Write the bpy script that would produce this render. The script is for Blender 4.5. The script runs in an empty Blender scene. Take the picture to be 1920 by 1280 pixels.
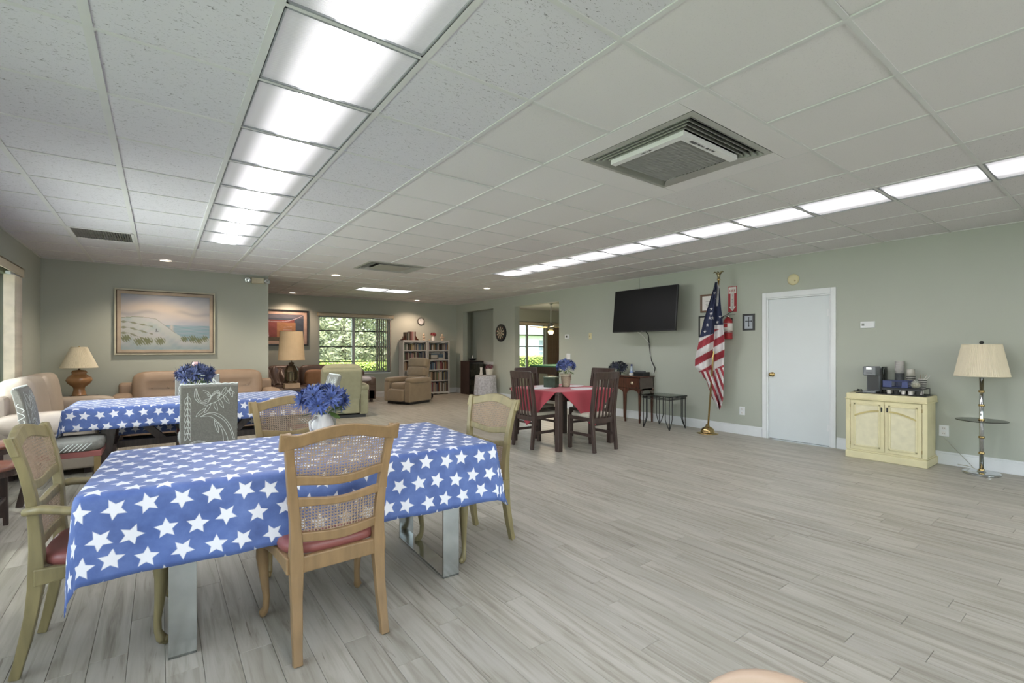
import bpy, math, random
from mathutils import Vector, Matrix, Euler
R = random.Random(7)
PI = math.pi
sc = bpy.context.scene
COL = sc.collection

# ------------------------------------------------------------------ camera, world, light, exposure
H = 2.605
cam_d = bpy.data.cameras.new('camera'); cam = bpy.data.objects.new('camera', cam_d); COL.objects.link(cam)
cam.location = (0, 0, 1.305); cam.rotation_euler = (PI/2, 0, -0.6388)
cam_d.sensor_width = 36; cam_d.lens = 888/1920*36; cam_d.shift_y = 13/1920
cam_d.clip_start = .02; cam_d.clip_end = 200
sc.camera = cam
sc.view_settings.view_transform = 'Standard'; sc.view_settings.look = 'None'
sc.view_settings.gamma = 1; sc.view_settings.use_curve_mapping = False
sc.view_settings.exposure = 0.05
wd = bpy.data.worlds.new('world'); sc.world = wd; wd.use_nodes = True
wn = wd.node_tree.nodes; wl = wd.node_tree.links
bgn = wn['Background']; sky = wn.new('ShaderNodeTexSky'); sky.sky_type = 'NISHITA'
sky.sun_elevation = math.radians(52); sky.sun_rotation = math.radians(200); sky.sun_disc = False; sky.air_density = 1.2; sky.dust_density = 2.5
wl.new(sky.outputs[0], bgn.inputs[0]); bgn.inputs[1].default_value = 1.0

def sun(name, energy, rot, col):
    d = bpy.data.lights.new(name, 'SUN'); d.energy = energy; d.color = col; d.angle = math.radians(3)
    o = bpy.data.objects.new(name, d); COL.objects.link(o); o.rotation_euler = rot; return o
sun('sun', 13, (math.radians(38), math.radians(12), math.radians(-160)), (1, .97, .9))
def area(name, loc, rot, sx, sy, energy, col):
    d = bpy.data.lights.new(name, 'AREA'); d.shape = 'RECTANGLE'; d.size = sx; d.size_y = sy; d.energy = energy; d.color = col
    o = bpy.data.objects.new(name, d); COL.objects.link(o); o.location = loc; o.rotation_euler = rot; return o
# daylight lamps at the windows; the last two are added fill at unseen windows
DAY = (1.0, .955, .98)
area('daylight_fill', (-1.62, 5.8, 1.45), (0, -PI/2, 0), 1.5, 2.4, 190, DAY)
area('daylight_fill', (-1.62, 1.4, 1.45), (0, -PI/2, 0), 1.5, 3.4, 70, DAY)
area('daylight_fill', (2.4, -3.35, 1.45), (PI/2, 0, 0), 5.6, 1.5, 125, DAY)
PANEL_E = 1.0

# ------------------------------------------------------------------ materials
def lin(v): return v/12.92 if v <= .04045 else ((v+.055)/1.055)**2.4
def hx(s):
    s = s.lstrip('#'); return tuple(lin(int(s[i:i+2], 16)/255) for i in (0, 2, 4)) + (1,)
class NT:
    def __init__(s, name):
        s.m = bpy.data.materials.new(name); s.m.use_nodes = True; s.t = s.m.node_tree; s.n = s.t.nodes; s.l = s.t.links
        s.b = s.n['Principled BSDF']; s.out = s.n['Material Output']
    def put(s, sock, v):
        if isinstance(v, bpy.types.NodeSocket): s.l.new(v, sock)
        elif v is not None: sock.default_value = v
    def m_(s, op, a, b=None, c=None):
        n = s.n.new('ShaderNodeMath'); n.operation = op; s.put(n.inputs[0], a)
        if b is not None: s.put(n.inputs[1], b)
        if c is not None: s.put(n.inputs[2], c)
        return n.outputs[0]
    def co(s, kind='Object'): return s.n.new('ShaderNodeTexCoord').outputs[kind]
    def geo(s, k='Position'): return s.n.new('ShaderNodeNewGeometry').outputs[k]
    def mapping(s, v, scale=(1, 1, 1), rot=(0, 0, 0)):
        n = s.n.new('ShaderNodeMapping'); s.put(n.inputs[0], v); n.inputs['Scale'].default_value = scale; n.inputs['Rotation'].default_value = rot; return n.outputs[0]
    def noise(s, v, scale, detail=3, rough=.5, dist=0, out='Fac'):
        n = s.n.new('ShaderNodeTexNoise'); s.put(n.inputs['Vector'], v); n.inputs['Scale'].default_value = scale
        n.inputs['Detail'].default_value = detail; n.inputs['Roughness'].default_value = rough; n.inputs['Distortion'].default_value = dist; return n.outputs[out]
    def ramp(s, f, stops):
        n = s.n.new('ShaderNodeValToRGB'); s.put(n.inputs[0], f); e = n.color_ramp.elements
        while len(e) < len(stops): e.new(.5)
        for k, (p, c) in enumerate(stops): e[k].position = p; e[k].color = c
        return n.outputs[0]
    def mix(s, f, a, b, mode='MIX'):
        n = s.n.new('ShaderNodeMix'); n.data_type = 'RGBA'; n.blend_type = mode
        s.put(n.inputs[0], f); s.put(n.inputs[6], a); s.put(n.inputs[7], b); return n.outputs[2]
    def bump(s, h, st=.2, d=.01):
        n = s.n.new('ShaderNodeBump'); s.put(n.inputs['Height'], h); n.inputs['Strength'].default_value = st; n.inputs['Distance'].default_value = d
        s.l.new(n.outputs[0], s.b.inputs['Normal'])
    def sep(s, v):
        n = s.n.new('ShaderNodeSeparateXYZ'); s.put(n.inputs[0], v); return n.outputs
    def rnd(s): return s.n.new('ShaderNodeObjectInfo').outputs['Random']
def mul(c, k): return tuple(min(1, x*k) for x in c[:3]) + (1,)
MC = {}
def mat(name, col, rough=.6, metal=0, var=.12, sc_=8, st=(1, 1, 1), bump=0, bs=60, rv=0, sheen=0, trans=0, alpha=1, coat=0):
    if name in MC: return MC[name]
    t = NT(name); c = hx(col) if isinstance(col, str) else col
    v = t.mapping(t.co(), st); n = t.noise(v, sc_, 4)
    base = t.ramp(n, [(.3, mul(c, 1-var)), (.7, mul(c, 1+var))])
    if rv:
        g = t.m_('MULTIPLY_ADD', t.rnd(), 2*rv, 1-rv)
        n2 = t.n.new('ShaderNodeHueSaturation'); t.put(n2.inputs['Color'], base); t.put(n2.inputs['Value'], g); base = n2.outputs[0]
    t.put(t.b.inputs['Base Color'], base); t.b.inputs['Roughness'].default_value = rough; t.b.inputs['Metallic'].default_value = metal
    if bump: t.bump(t.noise(v, bs, 5), bump, .004)
    if sheen: t.b.inputs['Sheen Weight'].default_value = sheen
    if trans: t.b.inputs['Transmission Weight'].default_value = trans; t.b.inputs['IOR'].default_value = 1.45
    if coat: t.b.inputs['Coat Weight'].default_value = coat
    if alpha < 1: t.b.inputs['Alpha'].default_value = alpha
    MC[name] = t.m; return t.m
def glow(name, col, e, base='#dddddd'):
    if name in MC: return MC[name]
    t = NT(name); t.b.inputs['Base Color'].default_value = hx(base)
    t.b.inputs['Emission Color'].default_value = hx(col); t.b.inputs['Emission Strength'].default_value = e
    MC[name] = t.m; return t.m
def glassy(name, tint='#e8f0ee', fac=.12):
    if name in MC: return MC[name]
    t = NT(name); tr = t.n.new('ShaderNodeBsdfTransparent'); tr.inputs[0].default_value = hx(tint)
    gl = t.n.new('ShaderNodeBsdfGlossy'); gl.inputs['Roughness'].default_value = .03
    fr = t.n.new('ShaderNodeFresnel'); fr.inputs[0].default_value = 1.45
    f = t.m_('MULTIPLY_ADD', fr.outputs[0], .8, fac*.2)
    mx = t.n.new('ShaderNodeMixShader'); t.put(mx.inputs[0], f); t.l.new(tr.outputs[0], mx.inputs[1]); t.l.new(gl.outputs[0], mx.inputs[2])
    t.l.new(mx.outputs[0], t.out.inputs[0]); MC[name] = t.m; return t.m
def attr_mat(name, rough=.6, bump=0):
    if name in MC: return MC[name]
    t = NT(name); a = t.n.new('ShaderNodeAttribute'); a.attribute_name = 'Col'
    t.put(t.b.inputs['Base Color'], a.outputs['Color']); t.b.inputs['Roughness'].default_value = rough
    if bump: t.bump(t.noise(t.co(), 90, 3), bump, .003)
    MC[name] = t.m; return t.m

M_wall = mat('wall_paint', '#adb2a8', .75, var=.015, sc_=1.5, bump=.05, bs=120)
M_white = mat('white_trim_paint', '#dde1e4', .45, var=.02)
M_door = mat('door_paint', '#d3dadd', .5, var=.015, sc_=2)
M_chrome = mat('polished_metal', '#c9ccce', .12, 1, var=.04)
M_brass = mat('brass', '#b8a070', .22, 1, var=.1)
M_blk = mat('black_metal', '#26282a', .4, .3, var=.15)
M_blkp = mat('black_plastic', '#1d1f22', .35, 0, var=.1)
M_dkwood = mat('dark_brown_wood', '#40322e', .35, var=.28, sc_=6, st=(8, 8, 1), bump=.05, coat=.2)
M_mahog = mat('mahogany', '#4b2a20', .25, var=.4, sc_=7, st=(1, 5, 1), coat=.4)
M_tan = mat('tan_wood', '#8c714f', .45, var=.16, sc_=5, st=(6, 6, 1), bump=.08)
M_olive = mat('olive_glazed_wood', '#857a57', .45, var=.18, sc_=5, st=(5, 5, 1), bump=.08)
M_tanol = mat('tan_olive_wood', '#8a754d', .45, var=.16, sc_=5, st=(6, 6, 1), bump=.08)
M_cane = mat('cane', '#9f8b76', .6, var=.12, sc_=40)
M_redleather = mat('oxblood_vinyl', '#8d5450', .4, var=.1, sc_=5, bump=.05)
M_glass = glassy('clear_glass')
M_tanlea = mat('tan_leather', '#9d8773', .5, var=.08, sc_=4, bump=.1, bs=40)
M_creamlea = mat('cream_leather', '#b5a899', .5, var=.07, sc_=4, bump=.1, bs=40)
M_brownlea = mat('brown_leather', '#64534a', .4, var=.2, sc_=5, bump=.1, bs=40)
M_reclg = mat('green_grey_fabric', '#98967b', .85, var=.06, sc_=14, bump=.1, sheen=.2)
M_reclt = mat('taupe_fabric', '#8a7a63', .85, var=.1, sc_=6, bump=.1, sheen=.3)
M_grey = mat('grey_linen', '#80807a', .9, var=.14, sc_=90, bump=.15, bs=200)
M_emb = mat('pale_embroidery', '#dfe6e2', .8, var=.05)
M_cream = mat('cream_paint', '#d3cba4', .5, var=.07, sc_=6, bump=.03)
M_creamp = mat('cream_burl_panel', '#d3cdb0', .5, var=.07, sc_=14, bump=.03)
M_shade = mat('pleated_shade', '#d8cfb8', .8, var=.04, sc_=30, st=(1, 1, .1))
M_blue = mat('blue_petal', '#475890', .6, var=.5, sc_=22, rv=.15)
M_dkblue = mat('dark_blue_petal', '#39446a', .6, var=.35, sc_=30, rv=.15)
M_green = mat('leaf_green', '#58703a', .6, var=.3, sc_=20, rv=.2)
M_tv = mat('screen_black', '#131416', .4, 0, var=.05); M_tv.node_tree.nodes['Principled BSDF'].inputs['Specular IOR Level'].default_value = .25
M_paper = mat('paper_white', '#dcdcdc', .7, var=.03)

# ------------------------------------------------------------------ mesh builder
class MB:
    def __init__(s): s.v = []; s.f = []; s.mi = []; s.cur = 0; s.uv = None
    def mi_(s, k): s.cur = k; return s
    def add(s, vs, fs, T=None):
        o = len(s.v)
        s.v += [tuple(T @ Vector(p)) if T else tuple(p) for p in vs]
        s.f += [tuple(i+o for i in f) for f in fs]; s.mi += [s.cur]*len(fs); return s
    def box(s, x0, x1, y0, y1, z0, z1, T=None):
        vs = [(x, y, z) for x in (x0, x1) for y in (y0, y1) for z in (z0, z1)]
        return s.add(vs, [(0, 1, 3, 2), (4, 6, 7, 5), (0, 4, 5, 1), (2, 3, 7, 6), (0, 2, 6, 4), (1, 5, 7, 3)], T)
    def bar(s, p, q, w, t, up=(0, 0, 1)):
        p, q = Vector(p), Vector(q); d = (q-p); L = d.length; d.normalize(); u = Vector(up)
        x = d.cross(u)
        if x.length < 1e-4: x = d.cross(Vector((1, 0, 0)))
        x.normalize(); y = x.cross(d)
        vs = [p+d*(L*k)+x*(a*w/2)+y*(b*t/2) for k in (0, 1) for a in (-1, 1) for b in (-1, 1)]
        return s.add(vs, [(0, 1, 3, 2), (4, 6, 7, 5), (0, 4, 5, 1), (2, 3, 7, 6), (0, 2, 6, 4), (1, 5, 7, 3)])
    def tube(s, pts, r, n=8, fl=1.0, cap=True, ref=(0, 0, 1)):
        pts = [Vector(p) for p in pts]; m = len(pts)
        rr = r if isinstance(r, (list, tuple)) else [r]*m
        vs = []; X0 = None
        for i, p in enumerate(pts):
            d = (pts[min(i+1, m-1)]-pts[max(i-1, 0)]).normalized()
            if X0 is None:
                X = d.cross(Vector(ref))
                if X.length < .05: X = d.cross(Vector((0, 1, 0)))
            else: X = X0 - d*X0.dot(d)
            X.normalize(); X0 = X; Y = d.cross(X)
            for k in range(n):
                a = 2*PI*k/n+PI/n; vs.append(p+X*(math.cos(a)*rr[i])+Y*(math.sin(a)*rr[i]*fl))
        fs = [(i*n+k, i*n+(k+1) % n, (i+1)*n+(k+1) % n, (i+1)*n+k) for i in range(m-1) for k in range(n)]
        if cap: fs += [tuple(range(n-1, -1, -1)), tuple((m-1)*n+k for k in range(n))]
        return s.add(vs, fs)
    def lathe(s, prof, n=24, c=(0, 0, 0), T=None):
        vs = []; m = len(prof)
        for r, z in prof:
            for k in range(n):
                a = 2*PI*k/n; vs.append((c[0]+r*math.cos(a), c[1]+r*math.sin(a), c[2]+z))
        fs = [(i*n+k, i*n+(k+1) % n, (i+1)*n+(k+1) % n, (i+1)*n+k) for i in range(m-1) for k in range(n)]
        if prof[0][0] > 1e-4: fs.append(tuple(range(n-1, -1, -1)))
        if prof[-1][0] > 1e-4: fs.append(tuple((m-1)*n+k for k in range(n)))
        return s.add(vs, fs, T)
    def prism(s, poly, a, b, ax='y', T=None):
        n = len(poly)
        P = {'y': lambda p, t: (p[0], t, p[1]), 'x': lambda p, t: (t, p[0], p[1]), 'z': lambda p, t: (p[0], p[1], t)}[ax]
        vs = [P(p, a) for p in poly]+[P(p, b) for p in poly]
        fs = [tuple(range(n-1, -1, -1)), tuple(range(n, 2*n))]+[(i, (i+1) % n, n+(i+1) % n, n+i) for i in range(n)]
        return s.add(vs, fs, T)
    def strip(s, A, B, a, b, ax='y'):
        """solid band between two polylines A and B of equal length, extruded a..b"""
        n = len(A)
        P = {'y': lambda p, t: (p[0], t(p) if callable(t) else t, p[1]), 'x': lambda p, t: (t, p[0], p[1])}[ax]
        vs = [P(p, a) for p in A]+[P(p, a) for p in B]+[P(p, b) for p in A]+[P(p, b) for p in B]
        fs = []
        for i in range(n-1):
            j = i+1
            fs += [(i, j, n+j, n+i), (2*n+i, 3*n+i, 3*n+j, 2*n+j), (i, 2*n+i, 2*n+j, j), (n+i, n+j, 3*n+j, 3*n+i)]
        fs += [(0, n, 3*n, 2*n), (n-1, 3*n-1, 4*n-1, 2*n-1)]
        return s.add(vs, fs)
    def grid(s, fn, nu, nv, uvfn=None):
        vs = [fn(i/nu, j/nv) for i in range(nu+1) for j in range(nv+1)]
        fs = [(i*(nv+1)+j, (i+1)*(nv+1)+j, (i+1)*(nv+1)+j+1, i*(nv+1)+j+1) for i in range(nu) for j in range(nv)]
        if uvfn: s.uv = [uvfn(i/nu, j/nv) for i in range(nu+1) for j in range(nv+1)]
        return s.add(vs, fs)
    def puff(s, c, d, e=.45, nu=20, nv=12, T=None):
        """rounded cushion: superellipsoid, centre c, full size d"""
        def P(w): return math.copysign(abs(w)**e, w)
        vs = []
        for j in range(nv+1):
            b = -PI/2+PI*j/nv
            for i in range(nu):
                a = 2*PI*i/nu
                vs.append((c[0]+d[0]/2*P(math.cos(b))*P(math.cos(a)), c[1]+d[1]/2*P(math.cos(b))*P(math.sin(a)), c[2]+d[2]/2*P(math.sin(b))))
        fs = [(j*nu+i, j*nu+(i+1) % nu, (j+1)*nu+(i+1) % nu, (j+1)*nu+i) for j in range(nv) for i in range(nu)]
        return s.add(vs, fs, T)
    def build(s, name, m, parent=None, smooth=False, bevel=0, sub=0, solid=0, loc=(0, 0, 0), rot=(0, 0, 0)):
        me = bpy.data.meshes.new(name); me.from_pydata([tuple(v) for v in s.v], [], s.f)
        for mm in (m if isinstance(m, (list, tuple)) else [m]): me.materials.append(mm)
        if max(s.mi or [0]): me.polygons.foreach_set('material_index', s.mi)
        if s.uv:
            ul = me.uv_layers.new(name='UVMap')
            for lp in me.loops: ul.data[lp.index].uv = s.uv[lp.vertex_index]
        if smooth: me.polygons.foreach_set('use_smooth', [True]*len(me.polygons))
        me.update()
        o = bpy.data.objects.new(name, me); COL.objects.link(o); o.location = loc; o.rotation_euler = rot
        if parent: o.parent = parent
        if solid: md = o.modifiers.new('s', 'SOLIDIFY'); md.thickness = solid
        if bevel: md = o.modifiers.new('b', 'BEVEL'); md.width = bevel; md.segments = 2; md.limit_method = 'ANGLE'; md.angle_limit = .6; md.harden_normals = False
        if sub: md = o.modifiers.new('u', 'SUBSURF'); md.levels = sub; md.render_levels = sub
        return o
def tag(o, label, cat, group=None, kind=None):
    o['label'] = label; o['category'] = cat
    if group: o['group'] = group
    if kind: o['kind'] = kind
    return o
def thing(name, label, cat, loc=(0, 0, 0), rz=0, group=None):
    o = bpy.data.objects.new(name, None); COL.objects.link(o); o.empty_display_size = .1
    o.location = loc; o.rotation_euler = (0, 0, rz); return tag(o, label, cat, group)
def struct(o, label=None):
    o['kind'] = 'structure'
    if label: o['label'] = label
    return o
def dup(root, loc, rz, label=None, group=None):
    def cp(o, par):
        c = o.copy(); COL.objects.link(c); c.parent = par
        for ch in kids.get(o, []): cp(ch, c)
        return c
    kids = {}
    for o in root.children_recursive: kids.setdefault(o.parent, []).append(o)
    r = cp(root, None); r.location = loc; r.rotation_euler = (0, 0, rz)
    if label: r['label'] = label
    if group: r['group'] = group
    return r
def painted(name, w, h, fn, parent, m, nx=100, nz=60, loc=(0, 0, 0), rot=(0, 0, 0)):
    """flat printed picture in the XZ plane facing -Y, colours from fn(u,v), u right, v up"""
    b = MB(); b.grid(lambda u, v: ((u-.5)*w, 0, v*h), nx, nz)
    o = b.build(name, m, parent, loc=loc, rot=rot)
    at = o.data.color_attributes.new('Col', 'FLOAT_COLOR', 'POINT'); buf = []
    for i in range(nx+1):
        for j in range(nz+1): buf += list(fn(i/nx, j/nz))[:3]+[1]
    at.data.foreach_set('color', buf); return o
def text(name, s, size, m, parent, loc, rot, depth=.0006, sx=1.0):
    c = bpy.data.curves.new(name, 'FONT'); c.body = s; c.size = size; c.align_x = 'CENTER'; c.align_y = 'CENTER'; c.extrude = depth
    to = bpy.data.objects.new(name, c); COL.objects.link(to)
    dg = bpy.context.evaluated_depsgraph_get(); me = bpy.data.meshes.new_from_object(to.evaluated_get(dg)); bpy.data.objects.remove(to)
    o = bpy.data.objects.new(name, me); COL.objects.link(o); me.materials.clear(); me.materials.append(m)
    o.location = loc; o.rotation_euler = rot; o.scale = (sx, 1, 1); o.parent = parent; return o
def smooth(a, b, x):
    t = max(0, min(1, (x-a)/(b-a))); return t*t*(3-2*t)
ORD = ['first', 'second', 'third', 'fourth', 'fifth', 'sixth', 'seventh', 'eighth', 'ninth', 'tenth', 'eleventh', 'twelfth', 'thirteenth', 'fourteenth', 'fifteenth', 'sixteenth', 'seventeenth', 'eighteenth', 'nineteenth', 'twentieth', 'twenty-first', 'twenty-second', 'twenty-third', 'twenty-fourth', 'twenty-fifth', 'twenty-sixth']
sc.cycles.use_denoising = True
sc.cycles.max_bounces = 10; sc.cycles.transparent_max_bounces = 16

# ================================================================== THE ROOM
XL, XR, YB, YF, YN = -1.38, 7.10, 9.50, 12.35, -3.2      # left, right, back jog, far wall, wall behind the camera
# ---- floor: planks 127 mm wide running away from the camera
def floor_mat():
    t = NT('floor_plank_print'); o = t.geo(); g = t.rnd()
    sx, sy, sz = t.sep(o)
    cb = t.n.new('ShaderNodeCombineXYZ'); t.put(cb.inputs[0], sx); t.put(cb.inputs[1], sy); t.put(cb.inputs[2], t.m_('MULTIPLY', g, 37.0))
    v = cb.outputs[0]
    a = t.noise(t.mapping(v, (26, 1.5, 1)), 1.0, 6, .6, .8)
    b = t.noise(t.mapping(v, (70, 3.0, 1)), 1.0, 4, .6, .4)
    c = t.noise(t.mapping(v, (2.5, .9, 1)), 1.4, 3)
    base = t.ramp(a, [(.25, hx('#756f64')), (.40, hx('#9e998d')), (.52, hx('#b1ada3')), (.72, hx('#bcb9b0'))])
    base = t.mix(t.m_('MULTIPLY', b, .35), base, hx('#918b7c'))
    base = t.mix(t.ramp(c, [(.45, (0, 0, 0, 1)), (.75, (.5, .5, .5, 1))]), base, hx('#939082'))
    k = t.noise(t.mapping(v, (34, 2.4, 1)), 1.0, 2, .5, 1.2)
    crack = t.ramp(k, [(.26, (1, 1, 1, 1)), (.30, (0, 0, 0, 1))])
    base = t.mix(t.m_('MULTIPLY', crack, .7), base, hx('#6a6254'))
    hs = t.n.new('ShaderNodeHueSaturation'); t.put(hs.inputs['Color'], base); t.put(hs.inputs['Value'], t.m_('MULTIPLY_ADD', g, .14, .93)); base = hs.outputs[0]
    t.put(t.b.inputs['Base Color'], base); t.b.inputs['Roughness'].default_value = .42; t.b.inputs['Specular IOR Level'].default_value = .4
    t.bump(a, .06, .003); return t.m
M_floor = floor_mat()
M_grout = mat('floor_underlay', '#7d776b', .8)
fl = MB().box(XL-.2, 11.6, YN-.2, YF+.2, -.08, -.008).build('floor', M_grout); struct(fl, 'pale grey brown wood look plank floor')
PW, PL = .127, 1.22
def plank_mesh(x0, y0, y1):
    pass
planks = []
nx = 0; x = XL
rp = random.Random(3)
while x < 11.3:
    y = YN - rp.random()*PL
    while y < YF:
        a, b = max(y, YN), min(y+PL, YF)
        inside = x < XR or (b > 7.0)
        if x < 1.6 and a > YB+2.9: inside = True
        if b-a > .05 and inside: planks.append((x, a, b))
        y += PL
    x += PW
def vis(x, y):
    c, s = math.cos(.6388), math.sin(.6388); u = x*c-y*s; d = x*s+y*c
    return d > 1.4 and abs(u) < d*1.12
planks.sort(key=lambda p: (not vis(p[0]+.06, min(max(1.6, p[1]), p[2])) , math.hypot(p[0]-.0, (p[1]+p[2])/2)))
std = {}
def plank_box(b, w, L, o=(0, 0, 0)):
    e = .0006; c = .0012; zt = 0
    x0, x1, y0, y1 = o[0]+e, o[0]+w-e, o[1]+e, o[1]+L-e
    z = o[2]
    vs = [(x0, y0, z-.008), (x1, y0, z-.008), (x1, y1, z-.008), (x0, y1, z-.008), (x0, y0, z-.0015), (x1, y0, z-.0015), (x1, y1, z-.0015), (x0, y1, z-.0015),
          (x0+c, y0+c, z), (x1-c, y0+c, z), (x1-c, y1-c, z), (x0+c, y1-c, z)]
    b.add(vs, [(0, 1, 5, 4), (1, 2, 6, 5), (2, 3, 7, 6), (3, 0, 4, 7), (4, 5, 9, 8), (5, 6, 10, 9), (6, 7, 11, 10), (7, 4, 8, 11), (8, 9, 10, 11)])
for k, (px, a, b) in enumerate(planks[:300]):
    L = round(b-a, 3)
    if L not in std:
        m = MB(); plank_box(m, PW, L); o = m.build('plank', M_floor, fl); std[L] = o.data
    else:
        o = bpy.data.objects.new('plank', std[L]); COL.objects.link(o); o.parent = fl
    o.location = (px, a, 0)
m = MB()
for px, a, b in planks[300:]: plank_box(m, PW, b-a, (px, a, 0))
o = m.build('plank', M_floor, fl); o['kind'] = 'stuff'

# ---- walls
def wall(name, boxes, label):
    b = MB()
    for q in boxes: b.box(*q)
    return struct(b.build(name, M_wall), label)
T = .16
W1 = (4.5, 7.70, .62, 2.14); W0 = (-.6, 3.2, .62, 2.14)             # windows of the left wall (y0,y1,z0,z1), the second added for fill light
def holed(ax, c0, c1, a0, a1, z0, z1, holes):
    """boxes of a wall slab with rectangular holes; ax='x' wall in a YZ plane"""
    out = []; hs = sorted(holes); cur = a0
    def bx(p, q, r, s_):
        if q-p > 1e-4 and s_-r > 1e-4: out.append((c0, c1, p, q, r, s_) if ax == 'x' else (p, q, c0, c1, r, s_))
    for h0, h1, k0, k1 in hs:
        bx(cur, h0, z0, z1); bx(h0, h1, z0, k0); bx(h0, h1, k1, z1); cur = h1
    bx(cur, a1, z0, z1); return out
DY0, DY1, DZ = 2.505, 3.327, 2.035
wall('wall_left', holed('x', XL-T, XL, YN, YB, 0, H+.1, [W0, W1]), 'grey green painted left wall')
wall('wall_back', [(XL-T, 1.57, YB, YB+T, 0, H+.1)], 'grey green back wall behind the tan sofa')
wall('wall_right', holed('x', XR, XR+T, YN, YF, 0, H+.1, [(DY0, DY1, 0, DZ), (7.81, 9.45, 0, 2.35), (10.39, 11.97, 0, 2.366)]), 'grey green right wall with door and wide openings')
wall('wall_far', holed('y', YF, YF+T, XL-T, 11.6, 0, H+.1, [(3.17, 5.03, .66, 2.13), (8.75, 10.62, .64, 2.11)]), 'grey green far wall with window')
wall('wall_near', holed('y', YN-T, YN, XL-T, XR+T, 0, H+.1, [(-.5, 5.4, .7, 2.1)]), 'wall behind the viewpoint')
wall('wall_alcove', [(7.60, 7.70, 10.24, YF, 0, H+.1), (XR+T, 7.60, 10.24, 10.34, 0, H+.1)], 'grey green wall behind the media cabinet')
wall('wall_annex', [(11.4, 11.5, 6.6, YF, 0, H+.1), (XR+T, 11.5, 6.6, 6.7, 0, H+.1)], 'walls of the room beyond the opening')
wall('wall_lounge', [(XL-T-.1, XL-T, YB+T, YF, 0, H+.1)], 'left end wall of the lounge')
# ---- baseboards
def base_run(name, segs, label):
    b = MB()
    for (ax, c, a0, a1, sgn) in segs:
        for (t0, z0, z1) in ((.016, 0, .125), (.010, .125, .145)):
            lo, hi = sorted((c, c+sgn*t0))
            b.box(*((lo, hi, a0, a1, z0, z1) if ax == 'x' else (a0, a1, lo, hi, z0, z1)))
    return struct(b.build(name, M_white, bevel=.003), label)
base_run('baseboard_right', [('x', XR, YN, 2.44, -1), ('x', XR, 3.39, 7.81, -1), ('x', XR, 9.45, 10.39, -1), ('x', XR, 11.97, YF, -1)], 'white baseboard along the right wall')
base_run('baseboard_far', [('y', YF, XL, XR, -1)], 'white baseboard along the far wall')
base_run('baseboard_left', [('x', XL, YN, YB, 1)], 'white baseboard along the left wall')
base_run('baseboard_back', [('y', YB, XL, 1.57, -1), ('x', 1.57, YB, YB+T, 1)], 'white baseboard along the back wall')
b = MB(); b.box(7.575, 7.60, 10.39, 11.97, .84, .92); b.box(7.56, 7.60, 10.39, 11.97, .90, .925)
struct(b.build('trim_1', M_white, bevel=.004), 'white chair rail in the alcove')
# ---- door in the right wall
b = MB()
for (y0, y1, z0, z1) in ((DY0-.06, DY0, 0, DZ+.075), (DY1, DY1+.06, 0, DZ+.075), (DY0, DY1, DZ, DZ+.075)): b.box(XR-.018, XR, y0, y1, z0, z1)
for (y0, y1, z0, z1) in ((DY0, DY0+.02, 0, DZ-.02), (DY1-.02, DY1, 0, DZ-.02), (DY0, DY1, DZ-.02, DZ)): b.box(XR-.005, XR+.11, y0, y1, z0, z1)
struct(b.build('trim_2', M_white, bevel=.004), 'white door casing')
door = struct(MB().box(XR+.012, XR+.05, DY0+.022, DY1-.022, .012, DZ-.022).build('door_1', M_door, bevel=.002), 'plain white flush door in the right wall')
b = MB(); b.lathe([(.034, 0), (.034, .004), (.024, .01), (.012, .014), (.012, .034), (.024, .042), (.030, .052), (.026, .064), (.012, .070), (0, .071)], 24)
k = b.build('door_knob', M_brass, door, smooth=True, loc=(XR+.012, 3.255, .93), rot=(0, -PI/2, 0)); k['label'] = 'round brass door knob'
for z in (.25, 1.78):
    b = MB(); b.tube([(0, 0, -.045), (0, 0, .045)], .007, 8); b.box(0, .004, -.002, .03, -.045, .045)
    b.build('hinge', M_white, door, loc=(XR+.004, DY0+.018, z))

# ---- ceiling: tees and tiles
VENT = (2.33, 3.25, 1.485, 2.335)
GX = [-1.38, -.815, -.235, .3645, .952, 1.561, 2.182, 2.820, 3.434, 4.087, 4.631, 5.204, 5.83, 6.44, 7.10]
GY = [1.942+.6145*j for j in range(-8, 17)]+[YF]
def tile_mat(name, col, kind):
    t = NT(name); p = t.geo(); c = hx(col)
    if kind == 'fissured':
        v = t.mapping(p, (26, 75, 1)); n = t.noise(v, 1.6, 3, .6, 1.5); mk = t.ramp(n, [(.34, (1, 1, 1, 1)), (.385, (0, 0, 0, 1))]); f = .7
        n3 = t.noise(t.mapping(p, (1, 1, 1)), 2.0, 3)
    elif kind == 'pin':
        n = t.noise(p, 95, 2, .6); mk = t.ramp(n, [(.30, (1, 1, 1, 1)), (.35, (0, 0, 0, 1))]); f = .5
    else:
        n = t.noise(p, 160, 2, .5); mk = t.ramp(n, [(.28, (1, 1, 1, 1)), (.4, (0, 0, 0, 1))]); f = .12
    base = t.mix(t.m_('MULTIPLY', mk, f), c, hx('#4c4a48'))
    hs = t.n.new('ShaderNodeHueSaturation'); t.put(hs.inputs['Color'], base); t.put(hs.inputs['Value'], t.m_('MULTIPLY_ADD', t.rnd(), .05, .975))
    t.put(t.b.inputs['Base Color'], hs.outputs[0]); t.b.inputs['Roughness'].default_value = .9
    t.bump(t.m_('MULTIPLY', mk, -1), .25, .004); MC[name] = t.m; return t.m
M_tf = tile_mat('fissured_tile', '#d3d2d8', 'fissured'); M_ts = tile_mat('smooth_tile', '#dad8d8', 'fine'); M_tp = tile_mat('pinhole_tile', '#d7d5d6', 'pin')
ceil = struct(MB().box(XL-T, 11.6, YN-T, YF+T, H+.06, H+.1).build('ceiling', M_ts), 'suspended ceiling of square tiles in a pale grid')
M_tee = mat('ceiling_tee_paint', '#cfd0cf', .6, var=.02)
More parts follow.
